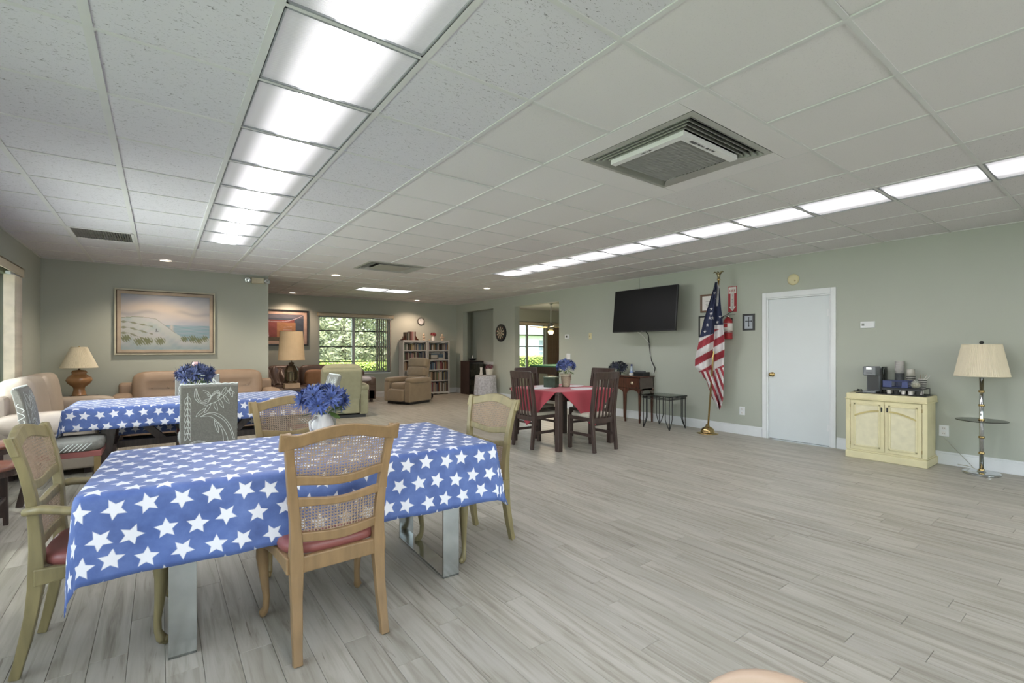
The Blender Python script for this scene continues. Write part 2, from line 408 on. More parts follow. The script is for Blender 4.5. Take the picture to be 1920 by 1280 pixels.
def clipx(x, y): return not (x < 1.57 and y > YB+.02 and y < YB+T)
for k, x in enumerate(GX[1:-1]):
    w = .013 if k > 3 else .017
    b = MB()
    for q0, q1 in (((YN, VENT[2]), (VENT[3], GY[16]+.02), (7.68, YF)) if k == 6 else ((YN, YF),)): b.box(-w, w, q0, q1, H-.004, H+.003).box(-.003, .003, q0, q1, H, H+.05)
    b.build('ceiling_tee', M_tee, ceil, loc=(x, 0, 0))
b0 = MB()
for jy, y in enumerate(GY[:-1]):
    for q0, q1 in (((XL, VENT[0]), (VENT[1], XR)) if jy == 8 else ((XL, 2.50), (3.42, XR)) if jy == 17 else ((XL, XR),)): b0.box(q0, q1, y-.011, y+.011, H-.0035, H+.003)
b0.build('cross_tee', M_tee, ceil)['kind'] = 'stuff'
b = MB(); b.box(XL, XL+.022, YN, YB, H-.004, H+.003); b.box(XR-.022, XR, YN, YF, H-.004, H+.003); b.box(XL, 1.57, YB-.022, YB, H-.004, H+.003); b.box(1.0, XR, YF-.022, YF, H-.004, H+.003)
b.build('wall_angle', M_tee, ceil)
skip = set()
for j in range(0, 16):      # left strip columns index 3 (0.3645-0.952), right strip index 10
    skip.add((3, j)); skip.add((10, j))
SK2 = {}
tm = {}
rest = MB()
ntile = 0
def tmat(i, j):
    if i <= 4: return M_tf
    if i >= 11 or i == 9 or (i == 8 and (i+j) % 4 == 0): return M_tp
    return M_ts
for i in range(len(GX)-1):
    for j in range(len(GY)-1):
        x0, x1, y0, y1 = GX[i], GX[i+1], GY[j], GY[j+1]
        if (i, j) in skip: continue
        if i in (6, 7) and (j in (7, 8) or j in (16, 17)): continue
        if i == 1 and j == 16: continue
        holes = None
        g = .003
        w, l = x1-x0, y1-y0
        dz = R.choice([0, 0, 0, .001, .002, .0035])
        if y1 < .3:
            rest.cur = 0; rest.box(x0+g, x1-g, y0+g, y1-g, H+.001, H+.016); continue
        # lit troffers of the far room and the diffusers replace whole openings
        if x0 > 3.3 and x1 < 4.7 and abs((y0+y1)/2-10.24) < .25: continue
        key = (round(w, 3), round(l, 3), tmat(i, j).name)
        if key not in tm:
            o = MB().box(-w/2+g, w/2-g, -l/2+g, l/2-g, 0, .015).build('ceiling_tile', tmat(i, j), ceil, bevel=0); tm[key] = o.data
        else:
            o = bpy.data.objects.new('ceiling_tile', tm[key]); COL.objects.link(o); o.parent = ceil
        o.location = ((x0+x1)/2, (y0+y1)/2, H+.001+dz); ntile += 1
o = rest.build('ceiling_tile', M_tf, ceil); o['kind'] = 'stuff'
print('tiles', ntile)
MB().box(XR, 11.5, 6.6, YF, H-.0, H+.05).build('ceiling_panel', M_ts, ceil)
# cut tiles around the two diffusers
for (cx0, cx1, cy0, cy1), (vx0, vx1, vy0, vy1) in (((2.182, 3.434, GY[7], GY[9]), VENT), ((2.182, 3.434, GY[16], GY[18]), (2.50, 3.42, GY[16]+.02, 7.68))):
    g = .003
    for q in ((cx0+g, cx1-g, cy0+g, vy0-g), (cx0+g, cx1-g, vy1+g, cy1-g), (cx0+g, vx0-g, vy0, vy1), (vx1+g, cx1-g, vy0, vy1)):
        if q[1]-q[0] > .02 and q[3]-q[2] > .02: MB().box(*q, H-.005, H+.014).build('ceiling_tile', M_ts, ceil)

# ================================================================== CEILING LIGHTS
def diffuser_mat(name, e_mid, e_edge, ax=0):
    t = NT(name); o = t.co('Object'); s_ = t.sep(o)
    d = t.m_('ABSOLUTE', s_[ax])
    g = t.ramp(t.m_('MULTIPLY', d, 1/.30), [(.0, (1, 1, 1, 1)), (.15, (1, 1, 1, 1)), (.38, (.04, .04, .04, 1)), (.75, (0, 0, 0, 1))])
    g.node.color_ramp.interpolation = 'EASE'
    d2 = t.m_('ABSOLUTE', s_[1-ax]); e2 = t.ramp(t.m_('MULTIPLY', d2, 1/.30), [(.80, (1, 1, 1, 1)), (1, (.75, .75, .75, 1))])
    pr = t.m_('MULTIPLY', t.m_('SINE', t.m_('MULTIPLY', s_[0], 900)), t.m_('SINE', t.m_('MULTIPLY', s_[1], 900)))
    st = t.m_('MULTIPLY_ADD', g, e_mid-e_edge, e_edge); st = t.m_('MULTIPLY', st, e2)
    t.put(t.b.inputs['Emission Strength'], st); t.b.inputs['Emission Color'].default_value = (1.0, .968, 1.01, 1)
    t.b.inputs['Base Color'].default_value = (.36, .38, .38, 1); t.b.inputs['Roughness'].default_value = .25
    t.bump(pr, .3, .002); return t.m
M_dif = diffuser_mat('prismatic_lens', 18.0*PANEL_E, .22*PANEL_E)
M_difr = diffuser_mat('prismatic_lens_bright', 15.0*PANEL_E, .5*PANEL_E)
M_dfar = diffuser_mat('prismatic_lens_far', 9.0*PANEL_E, 1.5*PANEL_E, 1)
M_lframe = mat('light_frame', '#8f9396', .5, var=.03)
def clight(x0, x1, y0, y1, label, group, md=M_dif):
    cx, cy, w, l = (x0+x1)/2, (y0+y1)/2, x1-x0, y1-y0
    t = thing('ceiling_light', label, 'ceiling light', (cx, cy, H), 0, group)
    b = MB(); a, c, h0, h1 = w/2-.014, l/2-.010, -.004, .03
    f = .010
    b.box(-a, a, -c, -c+f, h0, h1).box(-a, a, c-f, c, h0, h1).box(-a, -a+f, -c, c, h0, h1).box(a-f, a, -c, c, h0, h1)
    b.build('frame', M_lframe, t)
    MB().box(-a+f, a-f, -c+f, c-f, .004, .010).build('diffuser', md, t)
    MB().box(-a, a, -c, c, .03, .05).build('housing', M_white, t)
for j in range(1, 16):
    y0, y1 = GY[j], GY[j+1]
    n = 15-j
    clight(GX[3], GX[4], y0, y1, 'square ceiling light panel, %s from the far end of the left row' % ORD[n], 'left row of ceiling lights')
    clight(GX[10], GX[11], y0, y1, 'square ceiling light panel, %s from the far end of the right row' % ORD[n], 'right row of ceiling lights', M_difr)
clight(3.434, 4.087, GY[21], GY[22], 'left one of the two lit panels in the lounge ceiling', 'lounge ceiling lights', M_dfar)
clight(4.087, 4.631, GY[21], GY[22], 'right one of the two lit panels in the lounge ceiling', 'lounge ceiling lights', M_dfar)
# recessed cans
M_can = glow('warm_bulb', '#ffe9cf', 9)
for x, y, lab in ((.066, 8.665, 'round recessed ceiling light in front of the beach painting'), (2.50, 8.60, 'round recessed ceiling light left of the small grille diffuser'),
                  (2.484, 11.95, 'round recessed ceiling light at the lounge wall above the framed print'), (5.57, 11.80, 'round recessed ceiling light at the lounge wall above the clock'),
                  (5.657, 8.524, 'round recessed ceiling light near the end of the right light row')):
    t = thing('recessed_light', lab, 'ceiling light', (x, y, H), 0, 'round recessed lights')
    MB().lathe([(.095, -.002), (.097, -.008), (.080, -.010), (.072, -.001)], 28).build('trim_ring', M_white, t, smooth=True)
    MB().lathe([(0, -.0035), (.073, -.003), (.073, .0)], 24).build('bulb', M_can, t, smooth=True)
    d = bpy.data.lights.new('recessed_lamp', 'SPOT'); d.energy = 65 if y > 11 else 90; d.color = (1, .72, .54) if y > 11 else (1, .84, .66)
    d.spot_size = math.radians(135); d.spot_blend = .6; d.shadow_soft_size = .06
    o = bpy.data.objects.new('recessed_lamp', d); COL.objects.link(o); o.location = (0, 0, -.03); o.parent = t

# ================================================================== CEILING VENTS
M_vent = mat('vent_metal', '#a9aaa4', .5, .2, var=.06, sc_=3)
M_dark = mat('vent_dark', '#17181a', .9)
M_filter = mat('pleated_filter', '#8d8d8b', .9, var=.12, sc_=10, st=(1, 12, 1))
def frame_ring(b, x0, x1, y0, y1, zo, zi, w, th=.002):
    """sloping picture frame ring: outer rectangle at zo, inner (inset w) at zi"""
    o = [(x0, y0), (x1, y0), (x1, y1), (x0, y1)]; i = [(x0+w, y0+w), (x1-w, y0+w), (x1-w, y1-w), (x0+w, y1-w)]
    vs = [(p[0], p[1], zo) for p in o]+[(p[0], p[1], zi) for p in i]+[(p[0], p[1], zo+th) for p in o]+[(p[0], p[1], zi+th) for p in i]
    fs = []
    for k in range(4):
        n = (k+1) % 4
        fs += [(k, n, 4+n, 4+k), (8+k, 12+k, 12+n, 8+n), (k, 8+k, 8+n, n), (4+k, 4+n, 12+n, 12+k)]
    b.add(vs, fs)
x0, x1, y0, y1 = VENT
t = thing('ceiling_vent', 'large square ceiling diffuser with a pleated filter wedged in its middle', 'air vent', ((x0+x1)/2, (y0+y1)/2, H))
w, l = (x1-x0)/2, (y1-y0)/2
b = MB(); frame_ring(b, -w, w, -l, l, -.008, -.012, .035, .006); b.build('frame', M_vent, t)
b = MB()
for k in range(1, 5):
    q = .010+.030*k
    b = MB(); frame_ring(b, -w+q, w-q, -l+q, l-q, -.012-.002*k, .014, .014, .0025); b.build('louver', M_vent, t)
b = MB(); b.box(-w, w, -l, l, .06, .065); b.box(-w, -w+.02, -l, l, -.006, .06).box(w-.02, w, -l, l, -.006, .06).box(-w, w, -l, -l+.02, -.006, .06).box(-w, w, l-.02, l, -.006, .06)
b.build('duct_box', M_dark, t)
for sgn, nm in ((-1, 'x'),):   # the two broad smooth flaps (far and right sides)
    b = MB()
    if nm == 'y': vs = [(-w+.03, l-.03, -.014), (w-.03, l-.03, -.014), (w-.20, l-.17, -.03), (-w+.17, l-.17, -.03)]
    else: vs = [(w-.03, -l+.06, -.014), (w-.03, l-.03, -.014), (w-.17, l-.15, -.03), (w-.17, -l+.19, -.03)]
    vs += [(p[0], p[1], p[2]+.003) for p in vs]
    b.add(vs, [(0, 1, 2, 3), (4, 7, 6, 5), (0, 4, 5, 1), (1, 5, 6, 2), (2, 6, 7, 3), (3, 7, 4, 0)]); b.build('flap', M_vent, t)
fx0, fx1, fy0, fy1 = -w+.14, w-.17, -l+.15, l-.14
b = MB(); b.box(fx0, fx1, fy0, fy0+.05, -.046, -.016).box(fx0, fx0+.05, fy0+.05, fy1, -.046, -.016)
fo = b.build('filter_frame', M_paper, t)
b = MB(); n = 36; A = []
for i in range(n+1):
    yy = fy0+.045+(fy1-fy0-.065)*i/n; A.append((yy, -.030 if i % 2 else -.040))
b.add([(fx0+.045, p[0], p[1]) for p in A]+[(fx1-.02, p[0], p[1]) for p in A], [(i, i+1, n+2+i, n+1+i) for i in range(n)])
b.build('filter_media', M_filter, t)
text('lettering', '20x20x1  AIR FLOW', .022, M_blkp, t, ((fx0+fx1)/2-.03, fy0+.022, -.0468), (PI, 0, 0)); text('lettering', '|||||||||||', .024, M_blkp, t, (fx0+.14, fy0+.022, -.0468), (PI, 0, 0))
text('lettering', 'AIR FLOW', .02, M_blkp, t, (fx0+.022, (fy0+fy1)/2, -.0468), (PI, 0, PI/2))
t = thing('ceiling_vent', 'small square grey ceiling diffuser beyond the light rows', 'air vent', (2.96, 7.27, H))
w, l = .46, .40
b = MB(); frame_ring(b, -w, w, -l, l, -.006, -.012, .03, .005); b.build('frame', M_vent, t)
for k in range(4):
    q = .03+.032*k; b = MB(); frame_ring(b, -w+q, w-q, -l+q, l-q, -.010, .02, .022, .003); b.build('louver', M_vent, t)
MB().box(-w, w, -l, l, .05, .055).build('duct_box', M_dark, t)
MB().box(-w+.2, w-.2, -l+.17, l-.17, -.012, -.006).build('face_plate', M_vent, t, bevel=.004)
t = thing('ceiling_vent', 'rectangular ceiling return grille with angled slats near the left wall', 'air vent', (-.525, (GY[16]+GY[17])/2, H))
w, l = .285, .30
b = MB(); b.box(-w, w, -l, -l+.03, -.006, .0).box(-w, w, l-.03, l, -.006, 0).box(-w, -w+.03, -l, l, -.006, 0).box(w-.03, w, -l, l, -.006, 0); b.build('frame', M_paper, t, bevel=.002)
for k in range(22):
    xx = -w+.04+k*(2*w-.08)/21
    MB().bar((0, -l+.03, 0), (0, l-.03, 0), .002, .022).build('slat', M_vent, t, loc=(xx, 0, .002), rot=(0, .5, 0))
MB().box(-w, w, -l, l, .04, .045).build('duct_box', M_dark, t)

# ================================================================== ON THE RIGHT WALL
X = XR
t = thing('television', 'large black flat screen television mounted high on the green wall', 'television', (6.72, 5.22, 1.97))
Tt = Euler((0, .10, 0)).to_matrix().to_4x4()
b = MB(); b.box(-.02, .02, -.66, .66, -.38, .38, Tt); b.build('body', M_blkp, t, bevel=.006)
b = MB(); b.box(-.0215, -.019, -.648, .648, -.362, .368, Tt); b.build('screen', M_tv, t)
b = MB(); b.box(.0, .06, -.25, .25, -.2, .2, Tt); b.box(.03, .33, -.04, .04, -.05, .03); b.box(.30, .375, -.15, .15, -.15, .15); b.build('wall_bracket', M_blk, t)
b = MB(); b.box(-.0225, -.0205, -.02, .02, -.374, -.368, Tt); b.build('badge', M_chrome, t)
t = thing('cable_bundle', 'grey and black cables hanging from the television to the console table', 'cable', (7.07, 5.36, .83))
for k, (dy, c) in enumerate(((.11, M_paper), (-.10, M_blk), (-.085, M_blk))):
    pts = [(-.28, dy*1.05, .80), (-.13, dy*.7, .72), (0, .0+.01*k, .55), (.02, .008*k, .40), (0, -.02-.01*k, .25), (.0, -.09-.015*k, .12), (-.05, -.12, .02+.0*k)]
    MB().tube(pts, .0045, 6).build('cable', c, t, smooth=True)
b = MB(); b.box(-.008, 0, -.012, .012, 0, .20); tag(b.build('cable_channel', M_wall, loc=(X, 5.62, 2.40)), 'thin painted cable channel running up above the television', 'cable channel')
def plate(name, label, cat, y, z, w, h, m, parts, th=.008):
    t = thing(name, label, cat, (X, y, z)); MB().box(-th, 0, -w/2, w/2, -h/2, h/2).build('plate', m, t, bevel=.003)
    for nm, q, mm in parts: MB().box(*q).build(nm, mm, t, bevel=.001)
    return t
for (y, z, lab, n) in ((3.69, .357, 'white electrical outlet low on the wall left of the white door', 'outlet'), (1.384, .378, 'white electrical outlet low on the wall right of the cream cabinet', 'outlet')):
    plate('electrical_outlet', lab, 'outlet', y, z, .085, .125, M_white, [('socket', (-.011, -.008, -.018, .018, .012, .045), M_paper), ('socket', (-.011, -.008, -.018, .018, -.045, -.012), M_paper),
          ('slot', (-.0118, -.010, -.009, -.006, .022, .034), M_blkp), ('slot', (-.0118, -.010, .006, .009, .022, .034), M_blkp), ('slot', (-.0118, -.010, -.009, -.006, -.036, -.024), M_blkp), ('slot', (-.0118, -.010, .006, .009, -.036, -.024), M_blkp)])
plate('light_switch', 'white double light switch plate below the small thermostat', 'light switch', 7.506, 1.13, .12, .125, M_white, [('rocker', (-.012, -.008, -.045, -.012, -.03, .03), M_paper), ('rocker', (-.012, -.008, .012, .045, -.03, .03), M_paper)])
plate('thermostat', 'small white thermostat with dark display beside the wide opening', 'thermostat', 7.539, 1.56, .12, .10, M_white, [('display', (-.030, -.024, -.02, .02, -.02, .02), M_blkp), ('case', (-.026, -.006, -.055, .055, -.045, .045), M_white)], .006)
plate('thermostat', 'white wide thermostat with grey display right of the white door', 'thermostat', 2.10, 1.60, .15, .085, M_white, [('case', (-.024, -.006, -.072, .072, -.038, .038), M_white), ('display', (-.0255, -.023, .03, .058, -.012, .018), mat('lcd', '#7b817c', .3)), ('button', (-.027, -.023, -.03, -.015, -.028, -.020), M_paper), ('button', (-.027, -.023, .005, .02, -.028, -.020), M_paper)], .006)
plate('wall_control', 'beige wall dial control on the wall left of the television', 'thermostat', 6.856, 1.557, .075, .13, M_cream, [('cover', (-.02, -.006, -.028, .028, -.05, .05), M_cream), ('dial', (-.025, -.019, -.014, .014, -.02, .012), mat('dial', '#a89c74', .4))])
t = thing('smoke_alarm', 'round yellowed alarm disc above the white door', 'alarm', (X, 2.965, 2.266))
o = MB().lathe([(.075, 0), (.078, .008), (.070, .022), (.045, .030), (0, .032)], 32).build('cover', M_cream, t, smooth=True, rot=(0, -PI/2, 0))
MB().lathe([(.012, .028), (.012, .034), (0, .034)], 12, (-.02, -.03, 0)).build('sounder', mat('dial', '#a89c74'), t, rot=(0, -PI/2, 0))
# fire sign and extinguisher
M_redp = mat('red_sign_print', '#a8323a', .5, var=.04); M_wp = mat('white_sign_print', '#e3e0de', .5, var=.02)
t = thing('fire_sign', 'red and white fire extinguisher arrow sign on the wall', 'sign', (X, 3.845, 1.868))
b = MB(); b.box(-.004, 0, -.068, .068, 0, .395); b.build('board', M_redp, t, bevel=.001)
b = MB(); b.box(-.0052, -.004, -.06, .06, .285, .385); b.build('panel', M_wp, t)
b = MB(); b.prism([(-.028, .29), (-.028, .085), (-.056, .085), (0, .012), (.056, .085), (.028, .085), (.028, .29)], -.0052, -.004, 'x'); b.build('arrow', M_wp, t)
RT = (PI/2, 0, -PI/2)
text('lettering', 'FIRE', .062, M_redp, t, (-.0056, 0, .325), RT, sx=.85)
for k, ch in enumerate('EXTINGUISHER'): text('lettering', ch, .021, M_blkp, t, (-.0056, 0, .272-k*.0205), RT)
t = thing('fire_extinguisher', 'red fire extinguisher hanging below the arrow sign', 'fire extinguisher', (X-.085, 3.872, 1.445))
M_er = mat('extinguisher_red', '#a3262e', .3, var=.08, coat=.4)
MB().lathe([(0, 0), (.060, 0), (.066, .008), (.066, .27), (.058, .30), (.035, .325), (.022, .333), (.022, .345)], 28).build('cylinder', M_er, t, smooth=True)
MB().lathe([(.0668, .13), (.0668, .245)], 28).build('label', M_wp, t, smooth=True)
b = MB(); b.box(-.0685, -.066, -.028, .028, .185, .24); b.build('label_block', M_redp, t)
MB().lathe([(.0675, .105), (.0675, .118)], 28).build('strap', M_chrome, t, smooth=True)
MB().lathe([(.022, .34), (.024, .35), (.024, .372), (.014, .38), (0, .381)], 16).build('valve', M_chrome, t, smooth=True)
b = MB(); b.bar((0, .02, .375), (0, -.115, .372), .02, .005); b.bar((0, .02, .385), (0, -.09, .43), .02, .005); b.build('handle', M_blk, t, bevel=.001)
MB().tube([(0, .02, .365), (0, .07, .36), (0, .10, .31), (0, .098, .25), (0, .075, .20), (-.01, .066, .15)], [.008]*5+[.011], 8).build('hose', M_blkp, t, smooth=True)
b = MB(); b.box(.066, .085, -.03, .03, .05, .33); b.build('wall_hook', M_blk, t)
def wframe(name, label, y0, y1, z0, z1, mf, bw, mi, inner=None, th=.018):
    t = thing(name, label, 'picture', (X, (y0+y1)/2, z0)); w, h = (y1-y0)/2, z1-z0
    b = MB()
    b.prism([(-w, 0), (w, 0), (w-bw, bw), (-w+bw, bw)], -th, 0, 'x'); b.prism([(-w+bw, h-bw), (w-bw, h-bw), (w, h), (-w, h)], -th, 0, 'x')
    b.prism([(-w, 0), (-w+bw, bw), (-w+bw, h-bw), (-w, h)], -th, 0, 'x'); b.prism([(w-bw, bw), (w, 0), (w, h), (w-bw, h-bw)], -th, 0, 'x')
    b.build('frame', mf, t, bevel=.002); MB().box(-.006, -.003, -w+bw, w-bw, bw, h-bw).build('print', mi, t); return t, w, h
M_frb = mat('brown_frame', '#6b513e', .4, var=.1); M_pp = mat('certificate_paper', '#c3c2b6', .6, var=.02)
t, w, h = wframe('framed_certificate', 'brown framed certificate on the wall behind the flag top', 4.06, 4.38, 1.887, 2.178, M_frb, .03, M_wp)
b = MB(); [b.box(-.0068, -.006, -.07+.01*(k % 2), .07-.01*(k % 2), .09+k*.02, .094+k*.02) for k in range(5)]; b.build('print_lines', mat('ink', '#77746c'), t)
t, w, h = wframe('framed_certificate', 'black framed beige certificate behind the flag, below the brown frame', 4.03, 4.41, 1.49, 1.83, M_blkp, .022, M_pp)
b = MB(); [b.box(-.0068, -.006, -.09+.01*(k % 2), .09-.01*(k % 2), .1+k*.025, .104+k*.025) for k in range(5)]; b.build('print_lines', mat('ink', '#77746c'), t)
t, w, h = wframe('framed_cross', 'small black framed picture of a cross beside the extinguisher', 3.50, 3.68, 1.574, 1.823, M_blkp, .028, mat('pale_blue_card', '#a9b0ba', .6))
b = MB()
b.box(-.011, -.006, -.005, .005, .075, .185); b.box(-.011, -.006, -.034, .034, .135, .146)
for yy, zz in ((0, .068), (0, .192), (-.04, .14), (.04, .14)): b.lathe([(0, -.0), (.010, .0), (.010, .004), (0, .004)], 10, T=Matrix.Translation((-.007, yy, zz)) @ Euler((0, -PI/2, 0)).to_matrix().to_4x4())
b.build('cross', M_blk, t, bevel=.001)
# dartboard
t = thing('dartboard', 'round black dartboard on the pier between the two openings', 'dartboard', (X, 10.02, 1.707))
MB().lathe([(.225, 0), (.225, .03), (.2, .036), (0, .036)], 40).build('board', M_blkp, t, smooth=False, rot=(0, -PI/2, 0))
cols = [mat('dart_cream', '#cfc3a8'), mat('dart_black', '#1c1c1e'), mat('dart_red', '#8f3034'), mat('dart_green', '#3c5a45')]
b = MB()
for k in range(20):
    a0, a1 = 2*PI*(k-.5)/20, 2*PI*(k+.5)/20
    for (r0, r1, kind) in ((.02, .095, 0), (.095, .108, 1), (.108, .155, 0), (.155, .168, 1)):
        b.cur = (k % 2) if kind == 0 else 2+(k % 2)
        b.add([(-.0375, r0*math.sin(a0), r0*math.cos(a0)), (-.0375, r1*math.sin(a0), r1*math.cos(a0)), (-.0375, r1*math.sin(a1), r1*math.cos(a1)), (-.0375, r0*math.sin(a1), r0*math.cos(a1))], [(0, 1, 2, 3)])
b.build('segments', cols, t)
MB().lathe([(.020, .0378), (0, .038)], 16).build('bull', cols[2], t, rot=(0, -PI/2, 0))
b = MB()
for k in range(20):
    a = 2*PI*(k-.5)/20; b.bar((-.038, .02*math.sin(a), .02*math.cos(a)), (-.038, .17*math.sin(a), .17*math.cos(a)), .0015, .0015, (1, 0, 0))
b.build('wires', M_chrome, t)

# ================================================================== CANE DINING CHAIRS
def curvez(x, A, n=1): return A*math.cos(PI*x*n)
def yback(z): return -.195 - .02*max(0, (z-.45))*2 - .42*max(0, z-.62)**2*1.0      # lean of the back
def make_cane_chair(label, ms, arms=False, group='carved cane back dining chairs'):
    """ms = (rear side wood, front side wood). local +Y is the way it faces"""
    t = thing('cane_chair', label, 'chair', (0, 0, 0), 0, group)
    mo, mf = ms
    Tw = .245; Sw = .205
    def hw(z):  # half width of the back at height z (outer)
        return .205 + (.245-.205)*smooth(.45, 1.0, z) + .012*smooth(.86, .99, z)
    for s in (-1, 1):
        pts = []; rr = []
        for z in (0, .06, .14, .24, .34, .42, .50, .58, .66, .74, .82, .90, .955):
            y = yback(z) if z > .42 else -.195-.065*((.42-z)/.42)**1.6
            x = hw(z)-.026 + (.008*((.3-z)/.3) if z < .3 else 0)
            pts.append((s*x, y, z)); rr.append(.023+.007*math.exp(-((z-.40)/.10)**2) - .004*smooth(.5, .9, z)-.003*(z < .1))
        o = MB().tube(pts, [r*1.28 for r in rr], 4, fl=.92, ref=(0, 1, 0)).build('rear_post', mo, t, bevel=.004)
    N = 24
    def band(name, zlo, zhi, x0, th, m, yo=0, bev=.005):
        A = []; B = []; b = MB(); vs = []; fs = []
        for i in range(N+1):
            q = -1+2*i/N; x = q*x0
            for (z, y) in ((zlo(q), 0), (zhi(q), 0)):
                yy = yback(z)+yo - .018*(1-q*q)
                vs.append((x, yy-th/2, z)); vs.append((x, yy+th/2, z))
        for i in range(N):
            a = 4*i; c = 4*(i+1)
            fs += [(a, c, c+2, a+2), (a+1, a+3, c+3, c+1), (a, a+1, c+1, c), (a+2, c+2, c+3, a+3)]
        fs += [(0, 2, 3, 1), (4*N, 4*N+1, 4*N+3, 4*N+2)]
        b.add(vs, fs); return b.build(name, m, t, bevel=bev)
    crest = lambda q: .962+.020*math.cos(q*PI*.95)*(1 if abs(q) < .9 else 1)+.018*smooth(.72, 1, abs(q))
    band('crest_rail', lambda q: .905+.022*math.cos(q*PI*.9), crest, .255, .026, mo)
    band('cane_rail', lambda q: .722-.010*math.cos(q*PI), lambda q: .762-.012*math.cos(q*PI), .205, .024, mo)
    band('cane_rail', lambda q: .632-.006*math.cos(q*PI), lambda q: .668-.010*math.cos(q*PI), .20, .024, mo)
    band('cane_rail', lambda q: .478-.008*math.cos(q*PI), lambda q: .520-.006*math.cos(q*PI), .185, .024, mo)
    # side fillers that round the open slot
    for s in (-1, 1):
        b = MB(); P = [(s*.215, .735)]
        for k in range(9):
            a = PI/2-PI*k/8; P.append((s*(.192+.0*k-.012*math.cos(a)*-1), .696+.036*math.sin(a)))
        P.append((s*.215, .655)); b.prism(P, yback(.695)-.012, yback(.695)+.012); b.build('slot_block', mf, t)
    # cane panels: woven strands with real holes
    def cane(x0, zl, zh, xm):
        b = MB(); dx = .0130; y_ = lambda x, z: yback(z)-.018*(1-(x/x0)**2)+.004
        n = int(2*x0/dx)
        for i in range(n+1):
            x = -x0+2*x0*i/n; q = x/x0; za, zb = zl(q), zh(q); m = 3
            for k in range(m):
                z0, z1 = za+(zb-za)*k/m, za+(zb-za)*(k+1)/m; w = .0019
                b.add([(x-w, y_(x, z0), z0), (x+w, y_(x, z0), z0), (x+w, y_(x, z1), z1), (x-w, y_(x, z1), z1)], [(0, 1, 2, 3)])
        zz = .40
        while zz < 1.0:
            m = 12
            for k in range(m):
                xa, xb = -x0+2*x0*k/m, -x0+2*x0*(k+1)/m; q = (xa+xb)/2/x0
                if zl(q)-.004 < zz < zh(q)+.004:
                    w = .0019; b.add([(xa, y_(xa, zz)+.0012, zz-w), (xb, y_(xb, zz)+.0012, zz-w), (xb, y_(xb, zz)+.0012, zz+w), (xa, y_(xa, zz)+.0012, zz+w)], [(0, 1, 2, 3)])
            zz += dx
        # diagonals, cut in short pieces
        L = .026
        for sg in (-1, 1):
            k0 = int((x0+1.0)/.013)
            for k in range(-k0, k0*2):
                c = k*.013
                x = -x0
                while x < x0:
                    xn = min(x+L, x0); za = sg*(x)+c; zb = sg*(xn)+c; q = (x+xn)/2/x0
                    if min(za, zb) > zl(q)-.006 and max(za, zb) < zh(q)+.006:
                        w = .0010; b.add([(x, y_(x, za)+.002, za-w), (xn, y_(xn, zb)+.002, zb-w), (xn, y_(xn, zb)+.002, zb+w), (x, y_(x, za)+.002, za+w)], [(0, 1, 2, 3)])
                    x = xn
        o = b.build('cane_panel', M_cane, t, solid=.0012); o['kind'] = 'stuff'
    cane(.196, lambda q: .752-.010*math.cos(q*PI), lambda q: .912+.020*math.cos(q*PI*.9), 0)
    cane(.172, lambda q: .512, lambda q: .642-.004*math.cos(q*PI), 0)
    # seat frame, cushion, front legs
    fw = .235
    b = MB(); b.box(-.185, .185, -.215, -.185, .355, .425); b.build('back_seat_rail', mo, t, bevel=.006)
    for s in (-1, 1):
        P = [(-.20, .355), (-.10, .372), (0, .378), (.10, .370), (.20, .345), (.20, .425), (-.20, .425)]
        b = MB(); b.prism(P, -.013, .013, 'x', Matrix.Translation((s*.218, 0, 0)) @ Matrix.Rotation(-s*.07, 4, 'Z')); b.build('side_seat_rail', mo, t, bevel=.005)
    P = [(-fw, .345), (-.15, .365), (-.07, .376), (0, .36), (.07, .376), (.15, .365), (fw, .345), (fw, .425), (-fw, .425)]
    MB().prism(P, .195, .222).build('front_seat_rail', mf, t, bevel=.005)
    b = MB(); b.puff((0, .015, .445), (.45, .43, .075), .55, 28, 10, Matrix.Rotation(0, 4, 'X')); b.build('seat_cushion', M_redleather, t, smooth=True)
    for s in (-1, 1):
        pts = [(s*.222, .200, .42), (s*.232, .208, .36), (s*.236, .212, .30), (s*.228, .205, .20), (s*.220, .196, .11), (s*.222, .198, .06), (s*.230, .212, .03), (s*.232, .218, .012)]
        MB().tube(pts, [.026, .030, .027, .020, .015, .015, .021, .014], 8).build('front_leg', mf, t, smooth=True)
        MB().lathe([(0, -.012), (.017, -.010), (.019, 0), (.017, .010), (0, .012)], 12).build('scroll_foot', mf, t, smooth=True, loc=(s*.232, .225, .022), rot=(0, PI/2, 0))
    if arms:
        for s in (-1, 1):
            b = MB(); pts = [(s*.222, -.225, .660), (s*.238, -.17, .668), (s*.268, -.06, .650), (s*.280, .05, .645), (s*.272, .13, .640), (s*.262, .155, .625)]
            b.tube(pts, [.018, .021, .020, .020, .024, .016], 8, fl=.85); b.build('armrest', mf, t, smooth=True)
            MB().tube([(s*.268, .10, .635), (s*.262, .09, .56), (s*.248, .115, .48), (s*.240, .12, .40)], [.016, .014, .015, .019], 8).build('arm_support', mf, t, smooth=True)
    return t
c = make_cane_chair('tan wooden cane back chair nearest the viewpoint, seen from behind at the star tablecloth', (M_tan, M_tan)); c.location = (.635, 2.35, 0); c.rotation_euler.z = .02
c = make_cane_chair('olive glazed cane back armchair at the left end of the near star table', (M_olive, M_olive), True); c.location = (-.19, 2.84, 0); c.rotation_euler.z = -PI/2-.07
c = make_cane_chair('tan cane back chair across the near star table, behind the blue flowers', (M_tanol, M_tanol)); c.location = (.72, 3.22, 0); c.rotation_euler.z = PI+.03
o_ch = make_cane_chair('olive cane back side chair at the right end of the near star table', (M_olive, M_olive)); o_ch.location = (1.65, 2.75, 0); o_ch.rotation_euler.z = PI/2+.16

